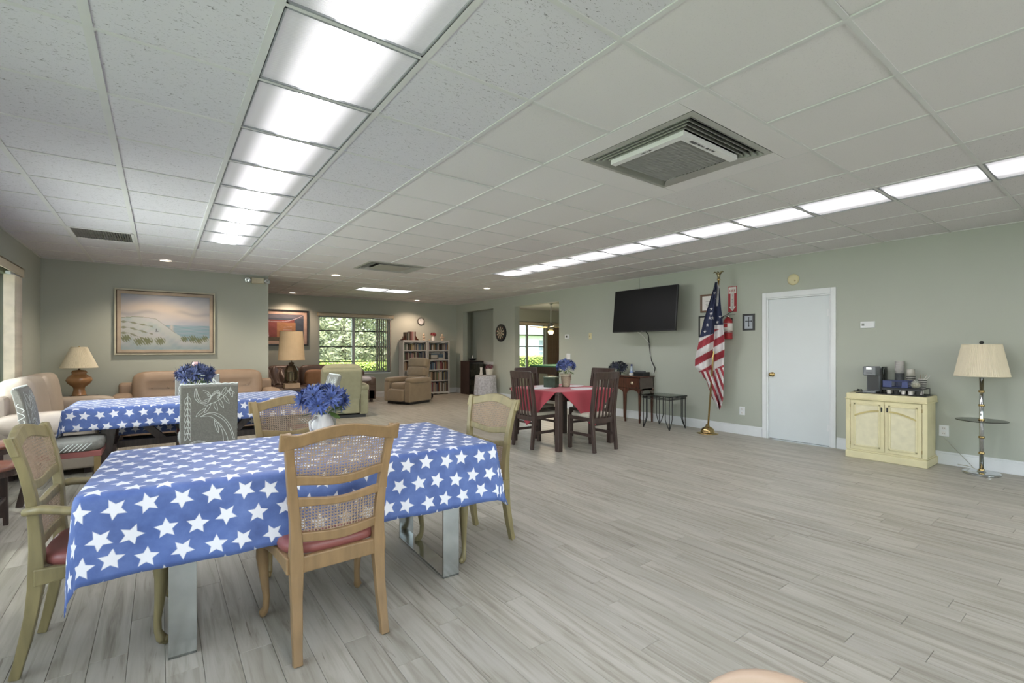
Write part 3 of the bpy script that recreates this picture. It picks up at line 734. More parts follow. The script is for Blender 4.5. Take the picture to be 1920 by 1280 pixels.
# ================================================================== STAR TABLECLOTH
def star_mat():
    t = NT('star_print_cloth'); uv = t.co('UV')
    S = .106
    v = t.sep(uv); u0 = t.m_('DIVIDE', v[0], S); v0 = t.m_('DIVIDE', v[1], S*.92)
    row = t.m_('FLOOR', v0); odd = t.m_('MODULO', t.m_('ABSOLUTE', row), 2.0)
    u1 = t.m_('MULTIPLY_ADD', odd, .5, u0); col = t.m_('FLOOR', u1)
    cb = t.n.new('ShaderNodeCombineXYZ'); t.put(cb.inputs[0], col); t.put(cb.inputs[1], row)
    wn_ = t.n.new('ShaderNodeTexWhiteNoise'); wn_.noise_dimensions = '2D'; t.put(wn_.inputs['Vector'], cb.outputs[0])
    rc = t.sep(wn_.outputs['Color'])
    fx = t.m_('SUBTRACT', t.m_('SUBTRACT', u1, col), t.m_('MULTIPLY_ADD', rc[0], .22, .39))
    fy = t.m_('SUBTRACT', t.m_('SUBTRACT', v0, row), t.m_('MULTIPLY_ADD', rc[1], .22, .39)); fy = t.m_('MULTIPLY', fy, .92)
    ang = t.m_('ARCTAN2', fy, fx); ang = t.m_('MULTIPLY_ADD', rc[2], 6.283, ang)
    r = t.m_('SQRT', t.m_('ADD', t.m_('MULTIPLY', fx, fx), t.m_('MULTIPLY', fy, fy)))
    k = 2*PI/5
    am = t.m_('SUBTRACT', t.m_('MODULO', t.m_('ADD', ang, 20*k), k), k/2); am = t.m_('ABSOLUTE', am)
    px = t.m_('MULTIPLY', r, t.m_('COSINE', am)); py = t.m_('MULTIPLY', r, t.m_('SINE', am))
    Ro, Ri = .385, .185
    qx, qy = Ri*math.cos(PI/5), Ri*math.sin(PI/5); ex, ey = qx-Ro, qy
    # cross((E),(P-T)) sign
    cr = t.m_('SUBTRACT', t.m_('MULTIPLY', py, ex), t.m_('MULTIPLY', t.m_('SUBTRACT', px, Ro), ey))
    cr = t.m_('MULTIPLY_ADD', cr, -60.0, .5)
    cr = t.n.new('ShaderNodeClamp'); 
    e = t.m_('SUBTRACT', t.m_('MULTIPLY', py, ex), t.m_('MULTIPLY', t.m_('SUBTRACT', px, Ro), ey))
    t.put(cr.inputs[0], t.m_('MULTIPLY_ADD', e, 120.0, .5))
    n = t.noise(uv, 9, 5, .6); base = t.ramp(n, [(.3, hx('#40568e')), (.5, hx('#4c64a0')), (.72, hx('#5d75b0'))])
    c = t.mix(cr.outputs[0], base, hx('#dfe1ea')); t.put(t.b.inputs['Base Color'], c)
    t.b.inputs['Roughness'].default_value = .5; t.b.inputs['Sheen Weight'].default_value = .15
    t.bump(t.noise(uv, 500, 2), .08, .002); return t.m
M_star = star_mat()
def drape(name, cx, cy, rz, L, W, z, ov, m, step=.022, flare=.10, seed=1, cornerflare=(1, 1, 1, 1), amp=.012, hole=None):
    """cloth over a rectangular top. ov=(x-,x+,y-,y+) overhang lengths"""
    rr = random.Random(seed); ph = [rr.random()*6 for _ in range(8)]
    u0, u1, v0, v1 = -L/2-ov[0], L/2+ov[1], -W/2-ov[2], W/2+ov[3]
    nu, nv = max(8, int((u1-u0)/step)), max(8, int((v1-v0)/step)); RB = .018
    def fn(a, b_):
        u, v = u0+(u1-u0)*a, v0+(v1-v0)*b_
        du = (abs(u)-L/2) if abs(u) > L/2 else 0; dv = (abs(v)-W/2) if abs(v) > W/2 else 0
        su, sv = (1 if u > 0 else -1), (1 if v > 0 else -1)
        x = max(-L/2, min(L/2, u)); y = max(-W/2, min(W/2, v))
        if du == 0 and dv == 0: return (x, y, z+.0035)
        h = math.hypot(du, dv); nx_, ny_ = du/h*su, dv/h*sv
        d = max(du, dv)
        corner = min(du, dv)/(max(du, dv)+1e-6)
        cf = cornerflare[(1 if su > 0 else 0)+(2 if sv > 0 else 0)]; d += (.35 if cf < .5 else .08)*min(du, dv)
        # rounded shoulder then hang
        arc = RB*PI/2
        if d < arc: th = d/RB; out = RB*math.sin(th); drop = RB*(1-math.cos(th))
        else:
            e = d-arc; fl = flare*(1+1.6*corner*cf); out = RB+e*fl; drop = RB+e*math.sqrt(max(.1, 1-fl*fl))
        tt = (u if dv > du else v)
        wv = amp*smooth(.03, .28, d)*(math.sin(tt*13+ph[0])*.6+math.sin(tt*29+ph[1])*.35+math.sin(tt*7+ph[2])*.7)*(1-corner*.5)
        out += wv
        return (x+nx_*out, y+ny_*out, z+.0035-drop)
    b = MB(); b.grid(fn, nu, nv, lambda a, b_: (u0+(u1-u0)*a, v0+(v1-v0)*b_))
    o = b.build(name, m, None, smooth=True, solid=-.0015, loc=(cx, cy, 0), rot=(0, 0, rz)); return o
# near table
TZ = .752
t = thing('dining_table', 'near dining table with flat polished metal loop legs under the star cloth', 'table', (.68, 2.79, 0), -.05)
MB().box(-.90, .90, -.46, .46, TZ-.035, TZ).build('tabletop', M_dkwood, t, bevel=.004)
M_leg = mat('worn_chrome', '#b9bdbd', .16, 1, var=.12, sc_=9, bump=.02, bs=30)
for x in (-.585, .675):
    b = MB(); y0, y1 = -.375, .325; w = .05; th = .012
    b.box(x-w, x+w, y0, y0+th, 0, TZ-.036).box(x-w, x+w, y1-th, y1, 0, TZ-.036).box(x-w, x+w, y0, y1, 0, th).box(x-w, x+w, y0, y1, TZ-.05, TZ-.036)
    b.build('leg_frame', M_leg, t, bevel=.0015)
o = drape('tablecloth', .68, 2.79, -.05, 1.80, .93, TZ, (.30, .35, .33, .33), M_star, cornerflare=(.2, 1.3, .6, 1), flare=.07, seed=4)
tag(o, 'blue cloth with white stars over the near table with metal legs', 'tablecloth', 'star print tablecloths')
# far star table
t = thing('dining_table', 'dark trestle dining table under the star cloth further back', 'table', (.35, 6.25, 0), .0)
MB().box(-1.05, 1.02, -.45, .45, TZ-.04, TZ).build('tabletop', M_dkwood, t, bevel=.004)
for x in (-.72, .72):
    s = 1 if x > 0 else -1
    b = MB(); b.bar((x, -.28, TZ-.04), (x+s*.10, -.36, 0), .11, .07, (0, 1, 0)); b.build('leg', M_dkwood, t, bevel=.004)
    b = MB(); b.bar((x, .28, TZ-.04), (x+s*.10, .36, 0), .11, .07, (0, 1, 0)); b.build('leg', M_dkwood, t, bevel=.004)
    b = MB(); b.bar((x-s*.08, 0, TZ-.05), (x-s*.42, 0, .32), .07, .06, (0, 1, 0)); b.build('brace', M_dkwood, t, bevel=.004)
    b = MB(); b.box(x-.03, x+.03, -.3, .3, .30, .38); b.build('crossbar', M_dkwood, t, bevel=.004)
MB().box(-.75, .75, -.035, .035, .30, .37).build('stretcher', M_dkwood, t, bevel=.004)
o = drape('tablecloth', .35, 6.25, 0, 2.08, .92, TZ, (.26, .3, .21, .42), M_star, step=.03, cornerflare=(.6, .8, .6, .8), flare=.10, seed=9)
tag(o, 'blue cloth with white stars over the farther table in front of the tan sofa', 'tablecloth', 'star print tablecloths')

# ================================================================== GREY SLIPCOVER CHAIRS
def swirl(b, pts, y, w=.0028, xf=1):
    """thin raised embroidery line in the XZ plane"""
    for i in range(len(pts)-1):
        (x0, z0), (x1, z1) = pts[i], pts[i+1]; dx, dz = x1-x0, z1-z0; L = math.hypot(dx, dz) or 1; nx_, nz_ = -dz/L*w, dx/L*w
        b.add([y(x0-nx_, z0-nz_), y(x0+nx_, z0+nz_), y(x1+nx_, z1+nz_), y(x1-nx_, z1-nz_)], [(0, 1, 2, 3)])
def leafpts(x, z, a, L, w, n=8, bend=0):
    A, B = [], []
    for k in range(n+1):
        q = k/n; ww = w*math.sin(PI*q)**.8; aa = a+bend*q; cx_, cz_ = x+L*q*math.cos(a+bend*q*.5), z+L*q*math.sin(a+bend*q*.5)
        A.append((cx_-ww*math.sin(aa), cz_+ww*math.cos(aa))); B.append((cx_+ww*math.sin(aa), cz_-ww*math.cos(aa)))
    return A, B
def flora(b, yf, seed, W, z0, z1):
    """trailing leaves and scrolls; W half width"""
    h = z1-z0
    def P(u, v): return ((u*2-1)*W, z0+v*h)
    def cur(pts, w=.0020, n=16):   # Catmull-Rom through points
        q = [pts[0]]+list(pts)+[pts[-1]]; out = []
        for i in range(1, len(q)-2):
            for k in range(n//2):
                t_ = k/(n//2); p0, p1, p2, p3 = q[i-1], q[i], q[i+1], q[i+2]
                out.append(tuple(.5*(2*p1[d]+(p2[d]-p0[d])*t_+(2*p0[d]-5*p1[d]+4*p2[d]-p3[d])*t_**2+(3*p1[d]-p0[d]-3*p2[d]+p3[d])*t_**3) for d in (0, 1)))
        out.append(q[-2]); swirl(b, [P(*p) for p in out], yf, w)
    def leaf(u, v, a, L, w, bend=0):
        x, z = P(u, v); A, B = leafpts(x, z, a, L, w, 9, bend); swirl(b, A, yf, .0017); swirl(b, B, yf, .0017)
    for k in range(7):
        v = .84-.105*k; leaf(.13, v, -1.95, .075, .010, .2); leaf(.13, v, -1.2, .075, .010, -.2)
    cur([(.13, .90), (.12, .6), (.15, .3), (.12, .12)])
    for o in (0, .035, .07):
        cur([(.25+o*.3, .97), (.24+o, .82), (.32+o*.6, .72+o*.4), (.44, .70+o), (.52, .80), (.47, .90-o), (.38+o, .93-o)])
    for o in (0, .03, .06): cur([(.50, .78+o*.3), (.56+o, .88), (.64, .92-o), (.68, .84), (.62, .76+o)])
    cur([(.40, .66), (.55, .70), (.70, .78), (.82, .90), (.86, .98)])
    for (u, v, a, L) in ((.52, .70, -2.2, .10), (.58, .72, -1.4, .09), (.66, .78, -1.3, .10), (.74, .84, -1.2, .10), (.70, .84, 1.0, .08), (.80, .92, -.6, .07), (.44, .62, -2.5, .11), (.86, .95, -1.5, .09)): leaf(u, v, a, L, .012, .25)
    for o in (0, .05): cur([(.34, .475), (.50, .535-o*.3), (.66, .50-o), (.78, .40-o), (.88-o*.3, .25-o), (.95-o*.5, .03)])
    cur([(.34, .475), (.50, .47), (.62, .38), (.72, .20), (.75, .0)])
    cur([(.62, .38), (.70, .30), (.80, .12), (.83, .0)])
    cur([(.58, .40), (.64, .30), (.66, .17), (.60, .28), (.58, .40)])
    for o in (0, .04): cur([(.15+o, .02), (.30, .06-o*.5), (.45-o, .02)])
def make_slip_chair(label):
    t = thing('slipcover_chair', label, 'chair', group='grey floral slipcovered dining chairs')
    # back: padded slab with rolled top
    prof = [(-.205, .30), (-.215, .50), (-.235, .70), (-.262, .86), (-.285, .94), (-.30, .965), (-.318, .975), (-.335, .968), (-.338, .95), (-.325, .90), (-.305, .80), (-.285, .66), (-.272, .50), (-.268, .30)]
    MB().prism(prof, -.228, .228, 'x').build('slipcover_back', M_grey, t, bevel=.010)
    def yb(z):
        for k in range(8, 13):
            (ya, za), (yb_, zb) = prof[k], prof[k+1]
            if zb <= z <= za: return ya+(yb_-ya)*(za-z)/(za-zb)
        return prof[8][0]
    b = MB(); flora(b, lambda x, z: (x, yb(min(.95, z))-.0015, z), 3, .228, .42, .955); b.build('embroidery', M_emb, t)['kind'] = 'stuff'
    def yfz(z):
        for k in range(0, 4):
            (ya, za), (yb_, zb) = prof[k], prof[k+1]
            if za <= z <= zb: return ya+(yb_-ya)*(z-za)/(zb-za)
        return prof[4][0]
    b = MB(); flora(b, lambda x, z: (-x, yfz(min(.94, z))+.002, z), 3, .228, .42, .955); b.build('embroidery', M_emb, t)['kind'] = 'stuff'
    b = MB()   # ruffled top welt
    b.tube([(-.228+.456*i/30, -.318+.004*math.sin(i*2.1), .975+.004*math.sin(i*1.7)) for i in range(31)], .007, 6); b.build('top_welt', M_emb, t, smooth=True)
    for s in (-1, 1):
        b = MB()
        for k in range(5): swirl(b, [(-.262-.06*(.50+.07*k+.012*i-.5)+.022*math.sin(i*.9+k*1.7), .50+.07*k+.012*i) for i in range(7)], lambda yy, z: (s*.2295, yy, z))
        b.build('embroidery', M_emb, t)['kind'] = 'stuff'
    b = MB(); b.puff((0, .0, .455), (.47, .47, .11), .4, 28, 10); b.build('seat_cushion', M_grey, t, smooth=True)
    b = MB()
    for k in range(6): swirl(b, [(-.18+.06*k+.02*math.sin(i*.6), .225-.0*i+0) for i in range(1)], lambda x, z: (x, z, .5))
    for k in range(6): swirl(b, [(.05+.03*k+.012*i, .42+.012*i) for i in range(6)], lambda x, z: (.2365, x-.1, z))
    for k in range(6): swirl(b, [(.05+.03*k+.012*i, .42+.012*i) for i in range(6)], lambda x, z: (-.2365, x-.1, z))
    b.build('embroidery', M_emb, t)['kind'] = 'stuff'
    b = MB(); b.box(-.222, .222, -.23, .225, .36, .41); b.build('seat_frame', M_redleather, t, bevel=.004)
    for s in (-1, 1):
        b = MB(); b.bar((s*.195, .195, .36), (s*.195, .195, 0), .045, .045, (0, 1, 0)); b.build('leg', M_tanol, t, bevel=.003)
        b = MB(); b.bar((s*.195, -.21, .40), (s*.195, -.29, 0), .045, .045, (0, 1, 0)); b.build('leg', M_dkwood, t, bevel=.003)
    return t
sc0 = make_slip_chair('grey floral slipcovered chair with its back to the viewpoint at the farther star table'); sc0.location = (.37, 5.52, 0)
dup(sc0, (.37, 6.66, 0), PI, 'grey floral slipcovered chair against the tan sofa, behind the dark blue flowers')
dup(sc0, (-.64, 5.74, 0), -PI/2, 'grey floral slipcovered chair at the left end of the farther star table')
dup(sc0, (1.47, 6.20, 0), PI/2, 'grey floral slipcovered chair at the right end of the farther star table')

# ================================================================== FLOWER ARRANGEMENTS
def blossom_mesh(r, n, seed, m):
    rr = random.Random(seed); b = MB()
    for ring, (cnt, tilt, L) in enumerate(((n+3, .0, 1.05), (n+2, .45, .95), (n, .85, .7))):
        for k in range(cnt):
            a = 2*PI*k/cnt+rr.random()*.5; tl = tilt+rr.uniform(-.12, .12); l_ = r*L*rr.uniform(.85, 1.2); w = r*.105
            d = Vector((math.cos(a)*math.cos(tl), math.sin(a)*math.cos(tl), math.sin(tl))); sd = Vector((-math.sin(a), math.cos(a), 0))
            p0 = d*r*.08; p1 = d*l_*.6+Vector((0, 0, -.06*r)); p2 = d*l_+Vector((0, 0, -.22*r*rr.random()))
            b.add([p0-sd*w*.4, p0+sd*w*.4, p1+sd*w, p1-sd*w, p1+Vector((0, 0, -.03*r)), p2], [(0, 1, 2, 4), (0, 4, 3), (3, 4, 5), (4, 2, 5)])
    return b
def bouquet(label, loc, R_, zc, nb, m, vase, seed, flat=.7, br=None, top=False, name='flower_arrangement', group='silk flower arrangements'):
    rr = random.Random(seed); t = thing(name, label, 'flowers', loc, rr.random(), group)
    base = None; br = br or R_*.42; k = 0
    pts = []
    for i in range(nb):
        u = (i+.5)/nb; ph = i*2.39996; th = math.acos(1-u*(1.25))     # over the dome and a bit below
        pts.append((math.sin(th)*math.cos(ph), math.sin(th)*math.sin(ph), math.cos(th)))
    for p in pts:
        d = Vector(p); pos = Vector((d.x*(R_-br*.6), d.y*(R_-br*.6), zc+d.z*(R_-br*.6)*flat))
        if base is None: base = blossom_mesh(br, 11, seed, m).build('blossom', m, t); o = base
        else: o = bpy.data.objects.new('blossom', base.data); COL.objects.link(o); o.parent = t
        o.location = pos; o.rotation_euler = d.to_track_quat('Z', 'Y').to_euler()
        MB().lathe([(br*.13, 0), (br*.12, br*.1), (0, br*.13)], 8).build('flower_centre', M_blkp, o)
    b = MB()
    for p in pts[::2]: b.tube([(0, 0, vase*.75), (p[0]*R_*.3, p[1]*R_*.3, zc-R_*.5*flat), (p[0]*R_*.6, p[1]*R_*.6, zc+p[2]*R_*flat*.5)], .003, 5)
    b.build('stems', M_green, t)
    b = MB()
    for k in range(9):
        a = rr.random()*6.28; A, B = leafpts(0, 0, 0, R_*.55, R_*.11, 5); T_ = Matrix.Translation((math.cos(a)*R_*.3, math.sin(a)*R_*.3, zc-R_*.55*flat)) @ Euler((rr.uniform(-.5, .5), rr.uniform(-.4, .5), a)).to_matrix().to_4x4()
        b.add([(p[0], p[1], 0) for p in A]+[(p[0], p[1], 0) for p in B], [(i, i+1, 7+i, 6+i) for i in range(5)], T_)
    b.build('leaves', M_green, t); return t
M_pot = mat('off_white_ceramic', '#d4cfc4', .3, var=.05, sc_=5); M_vase = mat('white_vase', '#cfcac6', .3, var=.04)
t = bouquet('large blue silk flowers in an off-white vase on the near star table', (.765, 2.90, TZ+.006), .165, .235, 14, M_blue, .15, 5, .62)
MB().lathe([(0, 0), (.045, 0), (.062, .03), (.070, .08), (.055, .13), (.042, .155), (.048, .165), (.042, .163), (.036, .15), (0, .15)], 28).build('vase', M_vase, t, smooth=True)
MB().tube([(-.06, .0, .06), (-.10, 0, .09), (-.105, 0, .13), (-.05, 0, .15)], .007, 8).build('vase_handle', M_vase, t, smooth=True)
t = bouquet('dark blue silk flower bunch with a pink bud on the farther star table', (.30, 5.95, TZ+.006), .20, .265, 13, M_dkblue, .13, 8, .6)
MB().lathe([(0, 0), (.06, 0), (.075, .05), (.06, .12), (.065, .13), (0, .12)], 20).build('vase', M_vase, t, smooth=True)
MB().puff((0, 0, .385), (.07, .05, .045), .7, 10, 6).build('pink_bud', mat('pink_petal', '#d8b3b4', .6), t, smooth=True)

# ================================================================== RED TABLE WITH DARK CHAIRS
t = thing('dining_table', 'square dark wood dining table under the red cloth', 'table', (4.53, 4.93, 0))
MB().box(-.53, .53, -.52, .52, .715, .750).build('tabletop', M_dkwood, t, bevel=.006)
b = MB(); b.box(-.47, .47, -.47, -.45, .63, .715).box(-.47, .47, .45, .47, .63, .715).box(-.47, -.45, -.47, .47, .63, .715).box(.45, .47, -.47, .47, .63, .715); b.build('apron', M_dkwood, t)
for sx in (-1, 1):
    for sy in (-1, 1): MB().box(sx*.48-.035, sx*.48+.035, sy*.47-.035, sy*.47+.035, 0, .715).build('leg', M_dkwood, t, bevel=.004)
# the red cloth lies turned 45 degrees: hem falls in points at the middle of each side
M_redc = mat('red_cloth', '#a23c48', .8, var=.06, sc_=4, bump=.05, sheen=.15)
def redcloth():
    Lh = .53; Wh = .52; D = .715; RB = .012; b = MB(); n = 64
    ph = [.3, 1.7, 4.0]
    def fn(a, c_):
        p, q = (a*2-1)*D, (c_*2-1)*D; u, v = (p-q)/math.sqrt(2)*1.0, (p+q)/math.sqrt(2)*1.0
        du, dv = max(0, abs(u)-Lh), max(0, abs(v)-Wh); x = max(-Lh, min(Lh, u)); y = max(-Wh, min(Wh, v))
        if du == 0 and dv == 0: return (x, y, .7535)
        h = math.hypot(du, dv); nx_, ny_ = math.copysign(du/h, u), math.copysign(dv/h, v); d = h
        out = RB+.16*d+.016*math.sin((u if dv > du else v)*16+ph[0])*smooth(.02, .2, d)
        return (x+nx_*out, y+ny_*out, .7535-d*.97)
    b.grid(fn, n, n); return b.build('tablecloth', M_redc, None, smooth=True, solid=-.0015, loc=(4.53, 4.93, 0))
tag(redcloth(), 'red cloth with pointed hems over the square dark table', 'tablecloth')
for (x, y, rz, lab) in ((-.30, .10, .4, 'white lace placemat on the red cloth nearest the green box'), (.12, -.30, .1, 'white lace placemat on the red cloth at the front corner'), (.31, .12, .0, 'white lace placemat on the red cloth at the right side'), (.0, .34, .2, 'white lace placemat on the red cloth behind the flower pot')):
    b = MB(); b.prism([(.20*math.cos(k*PI/12)*(1+.03*(k % 2)), .14*math.sin(k*PI/12)*(1+.03*(k % 2))) for k in range(24)], 0, .003, 'z')
    o = b.build('placemat', mat('lace_white', '#cfcdd0', .8, var=.08, sc_=60), loc=(4.53+x, 4.93+y, .7545), rot=(0, 0, rz)); tag(o, lab, 'placemat', 'white placemats on the red cloth')
t = thing('gift_box', 'dark green box with a pale lid on the red table', 'box', (4.47, 5.08, .7575), .5)
MB().box(-.085, .085, -.085, .085, 0, .14).build('box_body', mat('dark_green_foil', '#2b3d2c', .35, var=.4, sc_=14), t, bevel=.003)
MB().box(-.09, .09, -.09, .09, .128, .15).build('lid', mat('green_lid', '#5b6b5b', .4, var=.2), t, bevel=.003)
t = bouquet('blue flowers in a burlap wrapped pot on the red table', (4.66, 4.98, .7575), .155, .285, 12, M_blue, .15, 15, .75)
M_burl = mat('burlap', '#b0a692', .9, var=.15, sc_=60, bump=.3, bs=150)
MB().lathe([(0, 0), (.055, 0), (.058, .02), (.072, .13), (.085, .185), (.075, .18), (.06, .13), (0, .12)], 20).build('pot_wrap', M_burl, t, smooth=True)
b = MB(); b.tube([(.075*math.cos(a), .075*math.sin(a), .145) for a in [k*PI/8 for k in range(17)]], .004, 5); b.tube([(-.075, -.03, .145), (-.09, -.05, .17), (-.07, -.06, .15), (-.09, -.06, .10)], .004, 5); b.build('twine', mat('twine', '#6f604a'), t, smooth=True)

def make_dark_chair(label):
    t = thing('slat_back_chair', label, 'chair', group='dark slat back chairs')
    def yb(z): return -.205-.16*max(0, (z-.45))**1.25
    for s in (-1, 1):
        MB().tube([(s*.200, -.205-.045*((.45-z)/.45) if z < .45 else yb(z), z) for z in (0, .2, .45, .6, .75, .9, 1.0)], [.027, .029, .032, .030, .028, .026, .025], 4, ref=(0, 1, 0)).build('rear_post', M_dkwood, t, bevel=.003)
    def rail(z0, z1, nm, hw=.185):
        b = MB(); vs = []; N = 10
        for i in range(N+1):
            q = -1+2*i/N
            for z in (z0, z1):
                y = yb(z)-.022*(1-q*q); vs += [(q*hw, y-.011, z), (q*hw, y+.011, z)]
        fs = []
        for i in range(N):
            a, c = 4*i, 4*i+4; fs += [(a, c, c+2, a+2), (a+1, a+3, c+3, c+1), (a, a+1, c+1, c), (a+2, c+2, c+3, a+3)]
        fs += [(0, 2, 3, 1), (4*N, 4*N+1, 4*N+3, 4*N+2)]
        b.add(vs, fs); b.build(nm, M_dkwood, t, bevel=.002)
    rail(.915, 1.008, 'top_rail', .215); rail(.36, .42, 'lower_rail')
    for k in range(6):
        x = -.150+.06*k; q = x/.185
        pts = [(x, yb(z)-.020*(1-q*q)-.012*math.sin((z-.4)*6), z) for z in (.41, .5, .6, .7, .8, .92)]
        MB().tube(pts, .016, 4, fl=.5, ref=(0, 1, 0)).build('slat', M_dkwood, t)
    b = MB(); b.box(-.205, .205, .185, .215, .385, .43).box(-.205, .205, -.21, -.18, .385, .43).box(-.215, -.19, -.2, .2, .385, .43).box(.19, .215, -.2, .2, .385, .43); b.build('seat_frame', M_dkwood, t, bevel=.002)
    MB().puff((0, .0, .445), (.42, .41, .06), .4, 24, 8).build('seat_cushion', mat('ivory_seat', '#b9b2a4', .7, var=.05), t, smooth=True)
    for s in (-1, 1):
        MB().box(s*.195-.022, s*.195+.022, .175, .219, 0, .43).build('front_leg', M_dkwood, t, bevel=.003)
        MB().box(s*.198-.011, s*.198+.011, -.2, .18, .19, .225).build('side_stretcher', M_dkwood, t, bevel=.002)
    return t
dc = make_dark_chair('dark slat back chair nearest the flag, its back to the viewpoint'); dc.location = (4.54, 4.37, 0)
dup(dc, (4.09, 4.94, 0), -PI/2, 'dark slat back chair at the left side of the red table')
dup(dc, (4.58, 5.52, 0), PI, 'dark slat back chair across the red table, in front of the game table')
dup(dc, (5.12, 4.95, 0), PI/2, 'dark slat back chair across the red table, beside the console table')

# ================================================================== CONSOLE, WIRE TABLE, FLAG
CX, CY = 6.875, 5.61
t = thing('console_table', 'mahogany console table with one drawer under the television', 'table', (CX, CY, 0))
hx_, hy = .19, .335
MB().box(-hx_-.015, hx_+.015, -hy-.015, hy+.015, .795, .818).build('tabletop', M_mahog, t, bevel=.003)
b = MB()
b.box(-hx_+.012, hx_, -hy, -hy+.015, .57, .795).box(-hx_+.012, hx_, hy-.015, hy, .57, .795).box(hx_-.015, hx_, -hy, hy, .57, .795)
b.box(-hx_+.002, -hx_+.014, -hy, hy, .575, .60); b.build('carcass', mat('grey_brown_side', '#554c47', .4, var=.1), t)
def archpoly(w, z0, z1, e):
    n = 14; P = [(-w, z1), (-w, z0-.09)]
    for k in range(n+1):
        q = -1+2*k/n; P.append((q*(w-e), z0-.09+.09*math.sqrt(max(0, 1-q*q))))
    return P+[(w, z0-.09), (w, z1)]
for s in (-1, 1):   # arched front apron, two arches
    P = [(p[0]+s*hy/2, p[1]) for p in archpoly(hy/2, .575, .60, .03)]; MB().prism(P, -hx_, -hx_+.016, 'x').build('arched_apron', M_mahog, t)
P = archpoly(hx_, .58, .60, .05); MB().prism(P, -hy, -hy+.014).build('side_apron', mat('grey_brown_side', '#554c47'), t)
dr = MB().box(-hx_-.006, -hx_+.01, -hy+.02, hy-.02, .605, .785).build('drawer', M_mahog, t, bevel=.002)
for yy in (-.17, .17): MB().lathe([(0, .022), (.022, .020), (.030, .010), (.026, .003), (.012, 0)], 16).build('knob', mat('glass_knob', '#c9b8a0', .2, .6), dr, smooth=True, loc=(-hx_-.006, yy, .695), rot=(0, -PI/2, 0))
for sx in (-1, 1):
    for sy in (-1, 1): MB().tube([(sx*(hx_-.02), sy*(hy-.022), .60), (sx*(hx_-.02), sy*(hy-.022), .50), (sx*(hx_-.02), sy*(hy-.022), 0)], [.034, .026, .017], 4).build('leg', M_mahog, t)
MB().tube([(-hx_+.015, 0, .60), (-hx_+.015, 0, .50), (-hx_+.015, 0, 0)], [.034, .026, .016], 4).build('leg', M_mahog, t)
t = thing('water_bottle', 'small clear water bottle with blue cap on the console table', 'bottle', (6.86, 5.60, .819))
MB().lathe([(0, 0), (.028, 0), (.031, .01), (.031, .11), (.027, .13), (.013, .165), (.013, .175), (0, .175)], 18).build('bottle_body', mat('pale_bottle', '#b9c6d6', .15, var=.1, trans=.3), t, smooth=True)
MB().lathe([(.0135, .165), (.016, .168), (.016, .20), (0, .202)], 14).build('cap', mat('blue_cap', '#33416f', .4), t)
MB().lathe([(.0318, .03), (.0318, .085)], 18).build('label', mat('bottle_label', '#8a9cc4', .5, var=.3, sc_=30), t, smooth=True)
t = thing('cable_box', 'black flat cable box with a remote on top on the console table', 'electronics', (6.90, 5.40, .819), .1)
MB().box(-.11, .11, -.09, .11, 0, .065).build('box_body', M_blkp, t, bevel=.004)
MB().box(-.112, -.108, -.085, .125, .01, .05).build('front_panel', M_tv, t)
o = MB().box(-.025, .025, -.09, .09, 0, .02).build('remote_control', M_blkp, None, bevel=.004, loc=(6.88, 5.42, .885), rot=(0, 0, .35)); tag(o, 'black remote control lying on the cable box', 'remote')
t = thing('tissue_pack', 'small white packet beside the cable box on the console', 'packet', (6.76, 5.52, .819)); MB().puff((0, 0, .024), (.09, .06, .048), .5, 14, 8).build('wrapper', M_wp, t, smooth=True); MB().box(-.02, .02, -.003, .003, .04, .052).build('tear_strip', M_paper, t)
t = bouquet('dark slate silk flower bunch behind the chairs at the console left end', (6.80, 5.86, .819), .19, .12, 10, mat('slate_petal', '#2f3444', .7, var=.4, rv=.2), .05, 21, .7)
MB().lathe([(0, 0), (.05, 0), (.06, .05), (.05, .06), (0, .05)], 14).build('bowl', M_blkp, t, smooth=True)
# wire side table
t = thing('wire_side_table', 'low black wire side table with glass top and pointed legs', 'table', (6.68, 4.78, 0))
MB().box(-.235, .235, -.27, .27, .535, .543).build('glass_top', glassy('table_glass', '#c9d6d2', .5), t, bevel=.003)
def wrect(b, w, l, z, r): b.tube([(-w, -l, z), (w, -l, z), (w, l, z), (-w, l, z), (-w, -l, z)], r, 6, cap=False)
b = MB(); wrect(b, .235, .27, .528, .007); wrect(b, .225, .26, .505, .006); wrect(b, .225, .26, .485, .006); b.build('top_rim', M_blk, t, smooth=True)
for sx in (-1, 1):
    for sy in (-1, 1):
        b = MB(); x, y = sx*.215, sy*.25
        for (dx, dy) in ((0, 0), (-sx*.075, 0), (0, -sy*.075)):
            b.tube([(x+dx, y+dy, .53), (x+dx, y+dy, .17), (x+dx*.75, y+dy*.75, .11), (x, y, .0)], .0075, 6)
        b.build('leg', M_blk, t, smooth=True)
# the flag on its brass stand
t = thing('flag_stand', 'brass flagpole on a round brass base with an eagle finial', 'flagpole', (6.76, 4.055, 0))
MB().lathe([(0, 0), (.155, 0), (.158, .008), (.13, .016), (.105, .02), (.10, .035), (.085, .075), (.045, .10), (.03, .108), (.025, .14), (0, .14)], 40).build('base', M_brass, t, smooth=True)
lean = Vector((.02, -.065, 1)).normalized()
def PT(z): return Vector((lean.x*z, lean.y*z, z))
MB().tube([PT(.10), PT(1.2), PT(2.33)], .0135, 12).build('pole', M_brass, t, smooth=True)
MB().lathe([(0, -.02), (.02, -.015), (.026, 0), (.02, .015), (0, .02)], 16).build('finial_ball', M_brass, t, smooth=True, loc=PT(2.35))
b = MB(); p = PT(2.37)
b.tube([p, p+Vector((0, 0, .03)), p+Vector((-.005, 0, .07)), p+Vector((-.03, .0, .10))], [.014, .024, .020, .009], 8)
